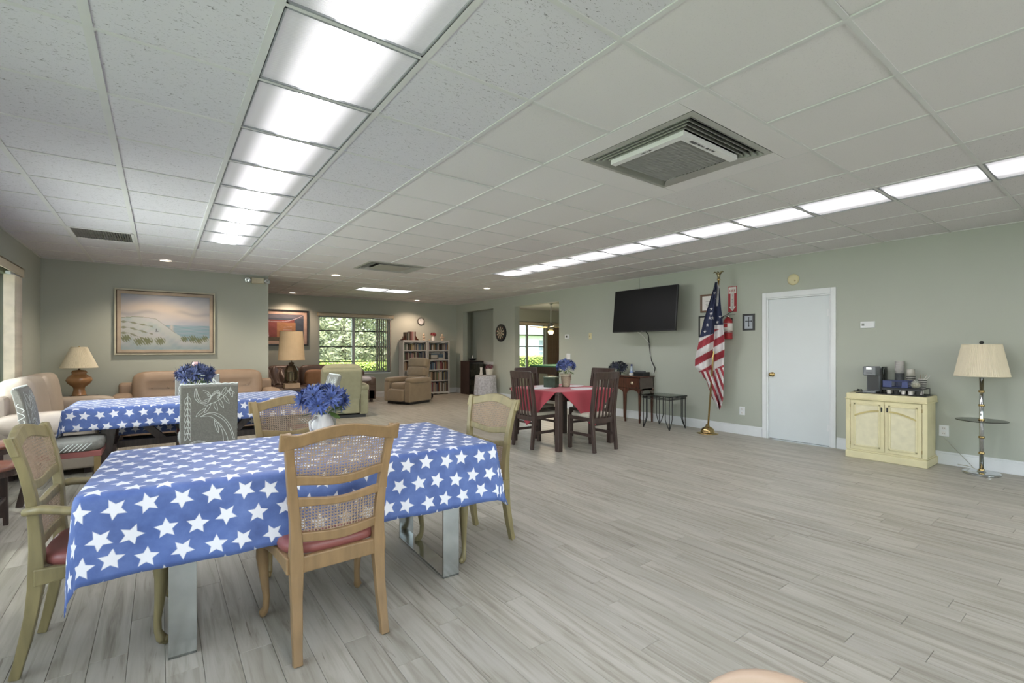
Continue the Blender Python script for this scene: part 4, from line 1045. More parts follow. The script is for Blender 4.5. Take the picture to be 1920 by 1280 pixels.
for s in (-1, 1):
    b.tube([p+Vector((0, s*.01, .05)), p+Vector((0, s*.035, .085)), p+Vector((0, s*.06, .10)), p+Vector((0, s*.085, .085))], [.022, .03, .026, .006], 6, fl=.35)
b.build('eagle_finial', mat('dull_brass', '#8c8466', .35, .8), t, smooth=True)
# draped flag: sheet facing the room, folds in depth; silhouette widths by height
prof = [(2.30, -.035, .005), (2.20, -.05, .035), (2.05, -.085, .055), (1.90, -.12, .075), (1.75, -.155, .10), (1.60, -.18, .125), (1.45, -.205, .145), (1.30, -.225, .155), (1.15, -.25, .16), (1.02, -.245, .165), (.92, -.16, .17), (.80, -.06, .175), (.68, -.02, .18), (.55, .03, .185), (.46, .085, .17), (.38, .12, .15)]
def edges(z):
    for (z0, a0, b0), (z1, a1, b1) in zip(prof, prof[1:]):
        if z1 <= z <= z0:
            q = (z0-z)/(z0-z1); return a0+(a1-a0)*q, b0+(b1-b0)*q
    return prof[-1][1:]
FW, FR, FB = hx('#cfcdcf'), hx('#93303c'), hx('#232b48')
vd = Vector((.85, .51, 0)).normalized(); rd = Vector((.51, -.85, 0)).normalized()      # depth and sideways directions of the hanging cloth
STARS = [(-.03, 2.14), (.005, 2.05), (-.06, 1.83), (-.075, 1.965-.2), (-.035, 1.76), (-.10, 1.66), (-.13, 1.56), (.035, 1.70), (-.06, 1.90), (.07, 1.78)]
def fcol(x, z):
    L, Rr = edges(z)
    fold = .0
    if z > 1.50+.30*(x+.1) and z > 1.44:
        for sx_, sz_ in STARS:
            dx, dz = (x-sx_)/.021, (z-sz_)/.024; r = math.hypot(dx, dz); a = math.atan2(dx, dz) % (2*PI/5); a = min(a, 2*PI/5-a)
            if r*(math.cos(a)*.38+math.sin(a)*1.35) < .42: return FW
        if x > .0 and z > 1.95 and x < .03: return FW
        if x > .02 and 1.52 > z-.3*0: pass
        if z > 1.60 or x < .0: return FB if not (x > .0 and z < 1.66) else FW
    if z > .98+.25*x or (x < fold and z > .93 and x > -.3 and z > 1.12+ .9*x):
        sl = .62; ph_ = (z - sl*x)/.118 + (.0 if x < fold else .85)
        return FR if int(math.floor(ph_)) % 2 == 0 else FW
    # lower folds: steep stripes
    ph_ = (x*1.55+(z-.4)*.62)/.055
    return FR if int(math.floor(ph_)) % 2 == 0 else FW
NU, NV = 70, 220; b = MB(); cc = []
def ff(u, v):
    z = prof[0][0]+(prof[-1][0]-prof[0][0])*v; L, Rr = edges(z); x = L+(Rr-L)*u
    amp = .012+.045*smooth(0, .45, v)
    d = amp*math.sin(u*PI*3.2+.4+1.5*v)+.02*math.sin(u*PI*7+v*3)
    zz = z-.03*abs(x)*v
    if v > .93: zz += .0
    cc.append(fcol(x, z)); p = rd*x+vd*(d-.085+.12*smooth(.52, .62, v))
    q = PT(z); return (q.x*.9+p.x, q.y*.9+p.y, zz)
b.grid(ff, NU, NV)
o = b.build('flag', attr_mat('flag_cloth', .75, .05), None, smooth=True, solid=.002, loc=(6.76, 4.055, 0))
at = o.data.color_attributes.new('Col', 'FLOAT_COLOR', 'POINT'); buf = []
for c in cc: buf += list(c[:3])+[1]
at.data.foreach_set('color', buf)
tag(o, 'draped flag with red and white stripes and white stars on dark blue', 'flag')

# ================================================================== CREAM CABINET AND COFFEE STATION
t = thing('cabinet', 'cream two door cabinet with arched panels by the white door', 'cabinet', (6.885, 1.815, 0))
w, d_ = .375, .205     # half width along Y, half depth along X
MB().box(-d_, d_-.01, -w+.012, w-.012, .06, .70).build('body', M_cream, t, bevel=.003)
MB().box(-d_-.025, d_, -w-.008, w+.008, .0, .085).build('plinth', M_cream, t, bevel=.008)
MB().box(-d_-.012, d_, -w+.002, w-.002, .085, .10).build('plinth_moulding', M_cream, t, bevel=.005)
MB().box(-d_-.018, d_, -w-.004, w+.004, .705, .772).build('top', M_cream, t, bevel=.012)
MB().box(-d_-.026, d_, -w-.010, w+.010, .700, .712).build('top_moulding', M_cream, t, bevel=.004)
for s in (-1, 1): MB().box(-d_-.016, -d_, s*(w-.016)-.022, s*(w-.016)+.022, .10, .70).build('corner_post', M_cream, t, bevel=.006)
for s in (-1, 1):
    y0, y1 = (.004, w-.042) if s > 0 else (-w+.042, -.004); cy = (y0+y1)/2; hw_ = (y1-y0)/2
    dx = -d_-.010
    dr = MB().box(dx-.0, -d_+.001, y0, y1, .108, .692).build('door', M_cream, t, bevel=.003)
    MB().box(dx-.003, dx, y0+.05, y1-.05, .16, .64).build('burl_panel', M_creamp, dr)
    b = MB()
    for q in ((y0+.035, y0+.055, .145, .655), (y1-.055, y1-.035, .145, .655), (y0+.035, y1-.035, .145, .165), (y0+.035, y1-.035, .635, .655)): b.box(dx-.010, dx, *q)
    b.build('moulding', M_cream, dr, bevel=.004)
    n = 14; A = []; B = []
    for k in range(n+1):
        q = k/n; yy = y0+.045+(y1-y0-.09)*q; e = (q if s < 0 else 1-q)   # rises towards the middle of the cabinet
        zz = .50+.070*math.sin(e*PI/2); A.append((yy, zz)); B.append((yy, zz+.020))
    b = MB(); b.strip(A, B, dx-.011, dx, 'x'); b.build('arch_moulding', mat('cream_glaze', '#b9ab74', .5, var=.1), dr)
    yk = y0+.022 if s > 0 else y1-.022
    b = MB(); b.box(dx-.012, dx, yk-.006, yk+.006, .575, .625); b.build('pull', M_blk, dr, bevel=.003)
    yh = y1+.006 if s > 0 else y0-.006
    for z in (.17, .62): MB().box(dx-.004, dx, yh-.006, yh+.006, z-.02, z+.02).build('hinge', M_brass, dr)
tag(MB().box(-.16, .16, -.33, .33, 0, .004).build('tray_mat', M_blkp, None, bevel=.001, loc=(6.90, 1.79, .7725)), 'thin black mat covering the cream cabinet top', 'mat')
ZC = .777
t = thing('coffee_maker', 'grey single cup coffee maker on the cream cabinet', 'coffee maker', (6.90, 1.985, ZC))
M_cm = mat('grey_appliance', '#6f7377', .35, .1, var=.05)
w = .065
b = MB(); b.box(-.01, .13, -w, w, 0, .30); b.build('body', M_cm, t, bevel=.012)
b = MB(); b.box(-.15, .03, -w, w, .205, .315); b.build('brew_head', M_cm, t, bevel=.012)
b = MB(); b.box(-.15, .03, -w, w, 0, .025); b.build('drip_tray', M_cm, t, bevel=.006)
b = MB(); b.box(-.012, -.008, -w+.01, w-.01, .03, .20); b.build('recess', M_blkp, t)
b = MB(); b.box(-.153, -.148, -.03, .03, .275, .305); b.build('lever', M_chrome, t, bevel=.003)
b = MB(); b.box(.05, .14, -w-.035, -w, .02, .31); b.build('water_tank', glassy('smoked', '#8b9294', .4), t, bevel=.006)
b = MB(); b.box(-.154, -.15, -.03, .03, .235, .242); b.build('display', M_blkp, t)
tag(MB().tube([(0, 0, .006), (.03, .04, .02), (.0, .07, .03), (-.04, .05, .02), (-.02, .02, .03), (.02, .08, .008), (-.03, .10, .006)], .006, 6).build('power_cord', M_blkp, None, smooth=True, loc=(6.84, 2.06, ZC)), 'black coiled cord beside the coffee maker', 'cord')
def cup(b, z, r0=.030, r1=.040, h=.09):
    b.lathe([(0, z+.002), (r0, z), (r1, z+h), (r1+.002, z+h), (r1+.001, z+h-.003), (r1-.002, z+h-.004), (r0-.002, z+.006), (0, z+.006)], 20)
t = thing('cup_dispenser', 'tall grey tube holder of stacked white paper cups', 'cup holder', (7.045, 1.77, ZC))
MB().lathe([(0, 0), (.042, 0), (.045, .01), (.045, .235), (.042, .235), (.042, .01), (0, .01)], 24).build('holder', mat('grey_mesh_holder', '#54585a', .5, .3, var=.2, sc_=60), t, smooth=True)
for k in range(9): b = MB(); cup(b, 0, .032, .043, .10); b.build('paper_cup', M_wp, t, smooth=True, loc=(.0, .0, .15+.016*k))
t = thing('cup_stack', 'stack of striped paper cups upside down behind the wire drawer', 'cups', (6.96, 1.645, ZC+.0795))
M_str = mat('stripe_dark', '#4d4d4b', .5)
for k in range(6):
    z = .018*k+.0; b = MB(); b.lathe([(.042, .0), (.0345, .085), (0, .085)], 20); b.build('paper_cup', M_wp if k % 2 == 0 else mat('cup_grey', '#b5b3aa', .6), t, smooth=True, loc=(0, 0, .018+.021*k))
    MB().lathe([(.0435, 0), (.0415, .012)], 20).build('stripe', M_str, t, loc=(0, 0, .012+.021*k))
t = thing('pod_rack', 'black wire drawer rack full of coffee pods on the cream cabinet', 'rack', (6.85, 1.67, ZC))
w, l, h = .15, .185, .075
b = MB(); wrect(b, w, l, h, .003); wrect(b, w, l, .005, .003)
for sx in (-1, 1):
    for sy in (-1, 1): b.tube([(sx*w, sy*l, 0), (sx*w, sy*l, h)], .003, 5)
for k in range(13): yy = -l+2*l*k/12; b.tube([(-w, yy, .005), (-w, yy, h)], .0012, 4); b.tube([(-w, yy, h), (w, yy, h)], .0012, 4); b.tube([(-w, yy, .005), (w, yy, .005)], .0012, 4)
b.build('wire_frame', M_blk, t)
MB().box(-w-.002, -w+.002, -l+.01, l-.01, .055, .072).build('drawer_front', M_blk, t)
MB().box(-w+.004, w-.004, -l+.004, l-.004, h, h+.004).build('shelf_top', M_blk, t)
MB().lathe([(0, .012), (.008, .010), (.006, 0)], 12).build('drawer_knob', M_chrome, t, loc=(-w-.002, .01, .045), rot=(0, -PI/2, 0))
for i in range(5):
    for j in range(3):
        MB().lathe([(0, 0), (.018, 0), (.023, .042), (.025, .044), (0, .045)], 14).build('coffee_pod', M_wp if (i+j) % 3 else mat('pod_dark', '#3a3b3a'), t, loc=(-.11+.06*j, -.14+.065*i, .009))
t = thing('mesh_basket', 'blue wire mesh basket on top of the black drawer rack', 'basket', (6.83, 1.735, ZC+.0795))
M_bw = mat('blue_wire', '#38426f', .4, .2)
w, l, h = .09, .115, .075; b = MB(); wrect(b, w, l, h, .004); wrect(b, w, l, .004, .003)
for k in range(15): yy = -l+2*l*k/14; b.tube([(-w, yy, .004), (-w, yy, h)], .0012, 4); b.tube([(w, yy, .004), (w, yy, h)], .0012, 4); b.tube([(-w, yy, .004), (w, yy, .004)], .0012, 4)
for k in range(11): xx = -w+2*w*k/10; b.tube([(xx, -l, .004), (xx, -l, h)], .0012, 4); b.tube([(xx, l, .004), (xx, l, h)], .0012, 4)
for z in (.022, .04, .058): wrect(b, w, l, z, .0012)
b.build('wire_mesh', M_bw, t)
MB().box(-w-.001, -w+.001, .03, l, .005, h).build('blue_panel', M_bw, t); MB().box(-w-.001, -w+.001, -l, -.06, .005, h).build('blue_panel', M_bw, t)
t = thing('spoon_cup', 'striped cup holding white spoons and wooden stirrers', 'cup', (6.88, 1.525, ZC+.0795))
b = MB(); cup(b, 0, .030, .041, .105); b.build('cup', M_wp, t, smooth=True)
for k in range(4): q = k/4; MB().lathe([(.031+.011*(q+.08), .012+.105*q*.92), (.032+.011*(q+.18), .022+.105*q*.92)], 20).build('stripe', M_str, t)
for k, (a, m_) in enumerate(((.35, M_wp), (.5, M_wp), (-.1, M_tan), (.05, M_tan), (.2, M_tan))):
    MB().tube([(0, 0, .03), (0, -math.sin(a)*.16, .03+math.cos(a)*.13)], [.0035, .005], 6, fl=.4).build('spoon' if k < 2 else 'stirrer', m_, t, loc=(.004*k-.01, .012-.004*k, 0))
t = thing('sugar_jar', 'small round glass jar of beige packets on the wire rack', 'jar', (6.80, 1.565, ZC+.0795))
MB().lathe([(0, 0), (.025, 0), (.045, .02), (.05, .045), (.04, .07), (.025, .078), (.027, .09), (.024, .09), (.022, .078), (.037, .068), (.046, .045), (.042, .022), (0, .004)], 20).build('glass', mat('jar_glass', '#c4c8c0', .2, alpha=.3), t, smooth=True)
o = MB().puff((0, 0, .036), (.078, .078, .055), .8, 12, 8).build('packets', mat('beige_packets', '#b5aa86', .7, var=.3, sc_=90), t); o['kind'] = 'stuff'

# ================================================================== FLOOR LAMP WITH GLASS TRAY
t = thing('floor_lamp', 'floor lamp with pleated cream shade and round glass tray by the wall', 'lamp', (6.84, 1.04, 0))
MB().lathe([(0, 0), (.145, 0), (.15, .006), (.15, .02), (.145, .026), (.04, .028), (.03, .04), (0, .04)], 40).build('base', M_chrome, t, smooth=False)
MB().lathe([(.018, .028), (.018, 1.03)], 16).build('pole', M_chrome, t, smooth=True)
for z in (.045, .22, .385, .565, .715, .86):
    MB().lathe([(.018, -.012), (.027, -.008), (.022, 0), (.027, .008), (.018, .012)], 18).build('brass_ring', M_brass, t, smooth=True, loc=(0, 0, z))
MB().lathe([(.02, 0), (.20, 0), (.203, .004), (.20, .008), (.02, .008)], 48).build('glass_tray', glassy('tray_glass', '#8f9a94', .6), t, loc=(0, 0, .555))
MB().lathe([(.01, 1.0), (.05, 1.012), (.045, 1.02), (.012, 1.03), (.012, 1.08), (0, 1.08)], 16).build('socket', M_chrome, t, smooth=True)
def shade(t, r0, r1, z0, z1, m, n=96, amp=.0022):
    vs = []; b = MB()
    for z, r in ((z0, r0), (z1, r1)):
        for k in range(n*2):
            a = PI*k/n; rr = r+(amp if k % 2 else -amp); vs.append((rr*math.cos(a), rr*math.sin(a), z))
    N = n*2; b.add(vs, [(k, (k+1) % N, N+(k+1) % N, N+k) for k in range(N)]); o = b.build('lamp_shade', m, t, solid=.0015)
    for z, r in ((z0, r0), (z1, r1)): MB().tube([(r*math.cos(a), r*math.sin(a), z) for a in [2*PI*k/48 for k in range(49)]], .004, 6, cap=False).build('shade_trim', m, t, smooth=True)
    b = MB(); zt = z1-.02
    for k in range(3): a = 2*PI*k/3; b.tube([(0, 0, zt), (r1*math.cos(a), r1*math.sin(a), z1)], .002, 5)
    b.build('shade_spider', M_brass, t)
shade(t, .212, .152, 1.02, 1.345, M_shade)
MB().tube([(0, 0, 1.06), (0, 0, 1.345)], .004, 6).build('harp', M_brass, t)
MB().lathe([(0, 0), (.007, .002), (.009, .01), (.018, .02), (.018, .032), (.009, .042), (0, .044)], 12).build('finial', M_blk, t, smooth=True, loc=(0, 0, 1.34))
MB().tube([(0, .02, .04), (.05, .12, .06), (.10, .20, .05), (.22, .10, .02), (.24, .34, .30)], .003, 5).build('power_cord', mat('clear_cord', '#b5b3a5', .4), t, smooth=True)

# ================================================================== SOFAS AND RECLINERS
def sofa(name, label, cat, L, D, back_h, seat_h, arm_h, m, loc, rz, nback=2, armw=.24, group=None, tuft=True, backth=.30, m2=None):
    """local +Y faces forward, back at -Y; L length along X"""
    t = thing(name, label, cat, loc, rz, group); m2 = m2 or m
    MB().box(-L/2+.05, L/2-.05, -D/2+.06, D/2-.08, .06, seat_h-.14).build('base', m, t, bevel=.02)
    for sx in (-1, 1):
        for sy in (-1, 1): MB().box(sx*(L/2-.12)-.03, sx*(L/2-.12)+.03, sy*(D/2-.16)-.03, sy*(D/2-.16)+.03, 0, .065).build('foot', M_dkwood, t)
    iw = (L-2*armw)/nback
    for k in range(nback):
        cx = -L/2+armw+iw*(k+.5)
        MB().puff((cx, .04, seat_h-.07), (iw*1.0, D-.30, .20), .35, 32, 14).build('seat_cushion', m, t, smooth=True)
        o = MB()
        T_ = Matrix.Translation((cx, -D/2+backth*.62, (seat_h+back_h)/2)) @ Matrix.Rotation(.14, 4, 'X')
        nu, nv = 40, 28
        hx2, hy2, hz2 = iw*.52, backth/2, (back_h-seat_h)/2+.05
        def P(w, e=.38): return math.copysign(abs(w)**e, w)
        vs = []
        for j in range(nv+1):
            b_ = -PI/2+PI*j/nv
            for i in range(nu):
                a = 2*PI*i/nu; x = hx2*P(math.cos(b_))*P(math.cos(a)); y = hy2*P(math.cos(b_), .55)*P(math.sin(a), .6); z = hz2*P(math.sin(b_), .45)
                if tuft and y > 0:
                    for tx in (-.45, 0, .45):
                        r2 = ((x/hx2-tx)/.16)**2+((z/hz2+.0)/.22)**2; y -= .075*math.exp(-r2)
                        y -= .012*math.exp(-((x/hx2-tx)/.03)**2)
                y += .006*math.sin(x*46)*(1 if abs(z) > hz2*.5 else .3)
                vs.append((x, y, z))
        fs = [(j*nu+i, j*nu+(i+1) % nu, (j+1)*nu+(i+1) % nu, (j+1)*nu+i) for j in range(nv) for i in range(nu)]
        o.add(vs, fs, T_); bo = o.build('back_cushion', m2, t, smooth=True)
        if tuft:
            for tx in (-.45, 0, .45): MB().puff((tx*hx2, hy2*.50, 0), (.028, .014, .028), 1, 10, 6, T_).build('tuft_button', m2, t, smooth=True)
    MB().box(-L/2+.06, L/2-.06, -D/2, -D/2+.14, .08, back_h-.12).build('back_frame', m, t, bevel=.04)
    for s in (-1, 1):
        b = MB(); b.puff((s*(L/2-armw/2), .0, arm_h-.10), (armw, D-.10, .24), .5, 24, 12); b.build('armrest', m, t, smooth=True)
        MB().box(s*(L/2-armw/2)-armw/2+.025, s*(L/2-armw/2)+armw/2-.025, -D/2+.06, D/2-.08, .06, arm_h-.09).build('arm_panel', m, t, bevel=.02)
    return t
sofa('sofa', 'tan leather tufted sofa against the back wall under the beach painting', 'sofa', 2.22, .92, .90, .46, .615, M_tanlea, (.54, 8.98, 0), PI, 2)
sofa('loveseat', 'cream leather loveseat along the left wall', 'sofa', 2.16, .90, .95, .48, .64, M_creamlea, (-.90, 7.66, 0), -PI/2, 2, tuft=False)
sofa('sofa', 'brown leather sofa under the lounge window', 'sofa', 2.6, .92, .86, .44, .60, M_brownlea, (3.0, 11.75, 0), PI, 3, tuft=False)
o = MB().puff((0, 0, 0), (.42, .16, .34), .5, 24, 12).build('cushion', mat('orange_tan_cushion', '#a97f60', .7, var=.06, sc_=10, bump=.1), smooth=True, loc=(2.80, 11.28, .66), rot=(.3, 0, .1)); tag(o, 'orange tan cushion propped on the brown sofa', 'cushion')
b = MB(); b.grid(lambda u, v: ((u-.5)*.75+.02*math.sin(v*9), .10-.50*v, .50+.34*smooth(.0, .75, 1-v)*(1-.35*u)+.03*math.sin(u*14+v*5)+.03*math.sin(u*31)), 40, 24)
o = b.build('throw_blanket', M_brownlea, smooth=True, solid=.012, loc=(2.02, 11.42, .06)); tag(o, 'rumpled dark brown throw over the left end of the brown sofa', 'blanket')
def recliner(label, m, loc, rz, h, W=.86, D=.86, nback=3, group='fabric recliner chairs', handle=True):
    t = thing('recliner', label, 'armchair', loc, rz, group); aw = .18
    MB().box(-W/2+.06, W/2-.06, -D/2+.08, D/2-.12, .0, .055).build('base', M_blkp, t)
    MB().box(-W/2+aw-.01, W/2-aw+.01, -D/2+.06, D/2-.06, .08, .36).build('seat_box', m, t, bevel=.02)
    MB().puff((0, .06, .40), (W-2*aw+.02, D-.26, .20), .35, 30, 12).build('seat_cushion', m, t, smooth=True)
    MB().puff((0, D/2-.06, .21), (W-2*aw+.03, .14, .28), .3, 24, 12).build('footrest', m, t, smooth=True)
    for s in (-1, 1):
        x = s*(W/2-aw/2)
        MB().box(x-aw/2+.012, x+aw/2-.012, -D/2+.06, D/2-.05, .06, .52).build('arm_panel', m, t, bevel=.02)
        MB().puff((x, .0, .555), (aw+.04, D-.10, .13), .45, 24, 12).build('armrest', m, t, smooth=True)
    bw = W-2*aw+.10; z0, z1 = .40, h; hh = (z1-z0)/nback
    for k in range(nback):
        z = z0+hh*(k+.5); T_ = Matrix.Translation((0, -D/2+.20-.17*(z-z0)/(z1-z0), z)) @ Matrix.Rotation(.22, 4, 'X')
        MB().puff((0, 0, 0), (bw+(.02 if k == nback-1 else 0), .22, hh*1.10), .42, 30, 14, T_).build('back_pillow', m, t, smooth=True)
    b = MB(); P = [(-D/2+.11, .10), (-D/2+.06, .45), (-D/2-.055, h-.10), (-D/2-.03, h-.045), (-D/2+.04, h-.05), (-D/2+.16, .40), (-D/2+.2, .10)]
    b.prism(P, -bw/2+.01, bw/2-.01, 'x'); b.build('outer_back', m, t, bevel=.025)
    b = MB(); b.box(-bw/2+.0, bw/2, -D/2+.085, -D/2+.10, .10, .135); b.build('back_welt', m, t, bevel=.004)
    for s in (-1, 1): MB().box(s*(bw/2-.03)-.004, s*(bw/2-.03)+.004, -D/2+.02, -D/2+.04, .10, .44).build('seam', mat('seam_dark', '#57523f'), t)
    if handle: b = MB(); b.tube([(W/2+.012, .10, .30), (W/2+.03, .14, .25), (W/2+.012, .20, .14)], [.012, .016, .012], 8); b.build('release_handle', mat('walnut_handle', '#6b4a35', .4), t, smooth=True)
    return t
recliner('pale green grey recliner turned towards the lounge window', M_reclg, (2.80, 9.37, 0), -.20, .985, .98, .90, 1)
recliner('taupe pillow back recliner in front of the white bookcase', M_reclt, (4.80, 10.66, 0), PI/2+.38, 1.06, .84, .88, 3)
o = MB().puff((0, 0, 0), (.34, .42, .10), .6, 20, 10).build('folded_blanket', mat('pale_lilac_cloth', '#b5afb4', .8, var=.08, sc_=12, bump=.1), smooth=True, loc=(3.34, 9.75, .675), rot=(0, 0, .2)); tag(o, 'pale folded blanket on the arm of the green grey recliner', 'blanket')
# folding walker behind the taupe recliner
t = thing('folding_walker', 'folded black rolling walker standing behind the taupe recliner', 'walker', (5.38, 10.98, 0), .5)
b = MB(); b.tube([(-.02, .10, .09), (0, .08, .55), (0, .06, .90), (.02, -.04, .97), (.02, -.12, .96)], .014, 8); b.build('side_frame', M_blk, t, smooth=True)
b = MB(); b.tube([(.12, -.06, .09), (.10, -.04, .55), (.08, .02, .88), (.10, -.06, .93), (.12, -.14, .92)], .014, 8); b.build('side_frame', M_blk, t, smooth=True)
MB().box(-.03, .09, -.08, .10, .35, .62).build('bag', mat('black_nylon', '#1a1b1d', .8, var=.2), t, bevel=.02)
for x, y in ((-.02, .10), (.12, -.08), (-.02, -.10), (.12, .12)):
    w_ = MB().lathe([(0, -.015), (.075, -.015), (.095, -.012), (.095, .012), (.075, .015), (0, .015)], 24).build('wheel', M_blkp, t, loc=(x, y, .096), rot=(0, PI/2, .2)); MB().lathe([(0, .016), (.03, .018), (0, .022)], 12).build('hub', M_chrome, w_)

# ================================================================== LAMPS AND END TABLES
def end_table(label, x, y, w, l, h, m=M_dkwood):
    t = thing('end_table', label, 'table', (x, y, 0)); MB().box(-w/2, w/2, -l/2, l/2, h-.03, h).build('tabletop', m, t, bevel=.005)
    MB().box(-w/2+.04, w/2-.04, -l/2+.04, l/2-.04, h-.10, h-.03).build('apron', m, t); MB().box(-w/2+.04, w/2-.04, -l/2+.04, l/2-.04, .14, .16).build('shelf', m, t)
    for sx in (-1, 1):
        for sy in (-1, 1): MB().box(sx*(w/2-.04)-.02, sx*(w/2-.04)+.02, sy*(l/2-.04)-.02, sy*(l/2-.04)+.02, 0, h-.03).build('leg', m, t)
    return t
end_table('dark end table in the corner between the loveseat and tan sofa', -1.0, 9.13, .52, .52, .615)
t = thing('table_lamp', 'glazed tan ceramic table lamp with flared cream shade in the corner', 'lamp', (-.93, 9.12, .617))
MB().lathe([(0, 0), (.10, 0), (.10, .018), (0, .018)], 28).build('base', M_blkp, t)
MB().lathe([(.085, .018), (.078, .03), (.062, .10), (.066, .135), (.125, .19), (.148, .235), (.135, .275), (.085, .315), (.078, .33), (.088, .34), (.088, .35), (.07, .375), (0, .385)], 36).build('ceramic_body', mat('tan_glaze', '#a0764f', .18, var=.08, coat=.5), t, smooth=True)
MB().tube([(0, 0, .38), (0, 0, .46)], .014, 8).build('stem', M_blk, t)
shade(t, .208, .088, .415, .705, M_shade)
MB().lathe([(0, 0), (.01, .004), (.008, .02), (0, .022)], 10).build('finial', M_brass, t, loc=(0, 0, .70))
end_table('dark end table holding the lantern lamp beyond the back wall', 2.00, 9.62, .55, .50, .56)
t = thing('table_lamp', 'lantern based table lamp with tall tapered beige shade in the lounge', 'lamp', (1.98, 9.62, .655))
M_oldb = mat('antique_brass', '#5a4c3a', .35, .7, var=.2)
MB().lathe([(0, 0), (.10, 0), (.10, .015), (.085, .02), (.075, .045), (0, .045)], 8).build('base', M_oldb, t)
for k in range(8):
    a = 2*PI*k/8; MB().tube([(.085*math.cos(a), .085*math.sin(a), .035), (.115*math.cos(a), .115*math.sin(a), .065), (.115*math.cos(a), .115*math.sin(a), .225)], .008, 5).build('lantern_rib', M_oldb, t)
MB().lathe([(.108, .06), (.108, .225)], 8).build('lantern_glass', glassy('lantern_glass', '#d8d6c8', .5), t)
MB().lathe([(.125, .22), (.125, .235), (.075, .33), (.045, .335), (.04, .35), (.05, .365), (.045, .385), (.015, .395), (0, .395)], 8).build('lantern_roof', M_oldb, t)
for k in range(3): MB().tube([(.03*math.cos(k*2.1), .03*math.sin(k*2.1), .045), (.03*math.cos(k*2.1), .03*math.sin(k*2.1), .20)], .011, 8).build('candle', mat('candle_ivory', '#cfc8b4'), t)
MB().tube([(0, 0, .39), (0, 0, .95)], .007, 6).build('stem', M_oldb, t)
shade(t, .232, .196, .435, .965, mat('beige_shade', '#bda585', .8, var=.04, sc_=10), amp=.0003)
t = thing('lamp_box', 'small beige box under the lantern lamp', 'box', (1.98, 9.62, .562)); MB().box(-.13, .13, -.10, .10, 0, .088).build('box_body', mat('beige_box', '#a28a72', .7), t, bevel=.004); MB().box(-.133, .133, -.103, .103, .07, .091).build('lid', mat('beige_box', '#a28a72'), t, bevel=.003)

# ================================================================== FRAMED PAINTINGS
M_pic = attr_mat('paint_print', .6, .08)
def n2(x, y, s=0): return math.sin(x*1.7+s)*math.cos(y*2.3-s*1.3)+.5*math.sin(x*4.1+y*3.3+s*2)+.25*math.sin(x*9.7-y*8.1+s)
def mixc(a, b, t): t = max(0, min(1, t)); return tuple(a[i]*(1-t)+b[i]*t for i in range(3))
C_sky1, C_sky2, C_pk, C_sea, C_sand, C_grass, C_dk = [hx(c)[:3] for c in ('#8e95a4', '#a3a5aa', '#b3a89e', '#6f8d97', '#9fa6a4', '#5a6138', '#6f7a82')]
def beach(u, v):
    hzn = .455
    if v > hzn:
        c = mixc(C_sky1, C_sky2, .5+.4*n2(u*3, v*5)); q = math.exp(-((v-.72-.05*math.sin(u*5))/.13)**2)*(.5+.5*math.sin(u*3.2+.3)); c = mixc(c, C_pk, q*1.1+.3*math.exp(-((v-.58)/.06)**2))
        c = mixc(c, C_dk, .40*math.exp(-((v-.70+.10*abs(u-.52)+.02*math.sin(u*17))/.035)**2)*smooth(.03, .2, abs(u-.5)))
    else:
        c = mixc(C_sea, C_sky1, .3+.3*n2(u*9, v*40)); c = mixc(c, C_pk, .7*math.exp(-((u-.55)/.02)**2))
    dune = .60-.0*u if u < .28 else .60-.75*(u-.28)**1.1
    dune = .575+.02*math.sin(u*9) if u < .36 else .585-1.15*(u-.36)
    shore = .20+.05*math.sin(u*6)+(.10 if u < .5 else .10*abs(u-.6))
    if v < max(dune if u < .70 else 0, shore):
        c = mixc(C_sand, C_sky2, .4+.4*n2(u*5, v*9, 2)); c = mixc(c, C_sea, .5*smooth(.14, .02, v)+.25*max(0, n2(u*7, v*6, 4)))
        for k, (a, b0) in enumerate(((.50, -.35), (.40, -.30), (.30, -.15))):
            ln = a-.30*max(0, u-.08)*(1+.5*k)
            if u < .34 and abs(v-ln) < .010+.008*math.sin(u*60): c = mixc(c, C_grass, .7)
        if u < .60 and abs(v-dune) < .008: c = mixc(c, C_grass, .8)
    if v < .27:
        for gx_, gy_, r in ((.05, .21, .06), (.19, .15, .06), (.28, .16, .06), (.42, .16, .06), (.70, .20, .05), (.80, .20, .06), (.87, .17, .05), (.94, .21, .05)):
            dx, dy = (u-gx_)/r, (v-gy_)/(r*1.2)
            if dx*dx+dy*dy < .7+.5*math.sin(u*220+v*90): c = mixc(c, C_grass, .85)
    if abs(u-.385) < .018 and abs(v-.36) < .03 and (abs(u-.378) < .006 or v < .335): c = mixc(c, hx('#3c4048')[:3], .8)
    return c
t = thing('framed_painting', 'framed beach dune painting over the tan sofa', 'painting', (.09, YB-.005, 1.205))
w, h = .657, 1.03
def ringframe(t, nm, w, h, o, wd_, y0, y1, m):
    b = MB(); a = w-o; c0, c1 = o, h-o
    b.prism([(-a, c0), (a, c0), (a-wd_, c0+wd_), (-a+wd_, c0+wd_)], y0, y1); b.prism([(-a+wd_, c1-wd_), (a-wd_, c1-wd_), (a, c1), (-a, c1)], y0, y1)
    b.prism([(-a, c0), (-a+wd_, c0+wd_), (-a+wd_, c1-wd_), (-a, c1)], y0, y1); b.prism([(a-wd_, c0+wd_), (a, c0), (a, c1), (a-wd_, c1-wd_)], y0, y1)
    b.build(nm, m, t, bevel=.002)
ringframe(t, 'outer_frame', w, h, 0, .022, -.045, 0, mat('ivory_frame', '#b5b3a0', .5)); ringframe(t, 'dark_fillet', w, h, .022, .012, -.03, 0, mat('brown_fillet', '#4c4032', .5))
ringframe(t, 'liner', w, h, .034, .045, -.038, 0, mat('linen_liner', '#a99b8a', .7))
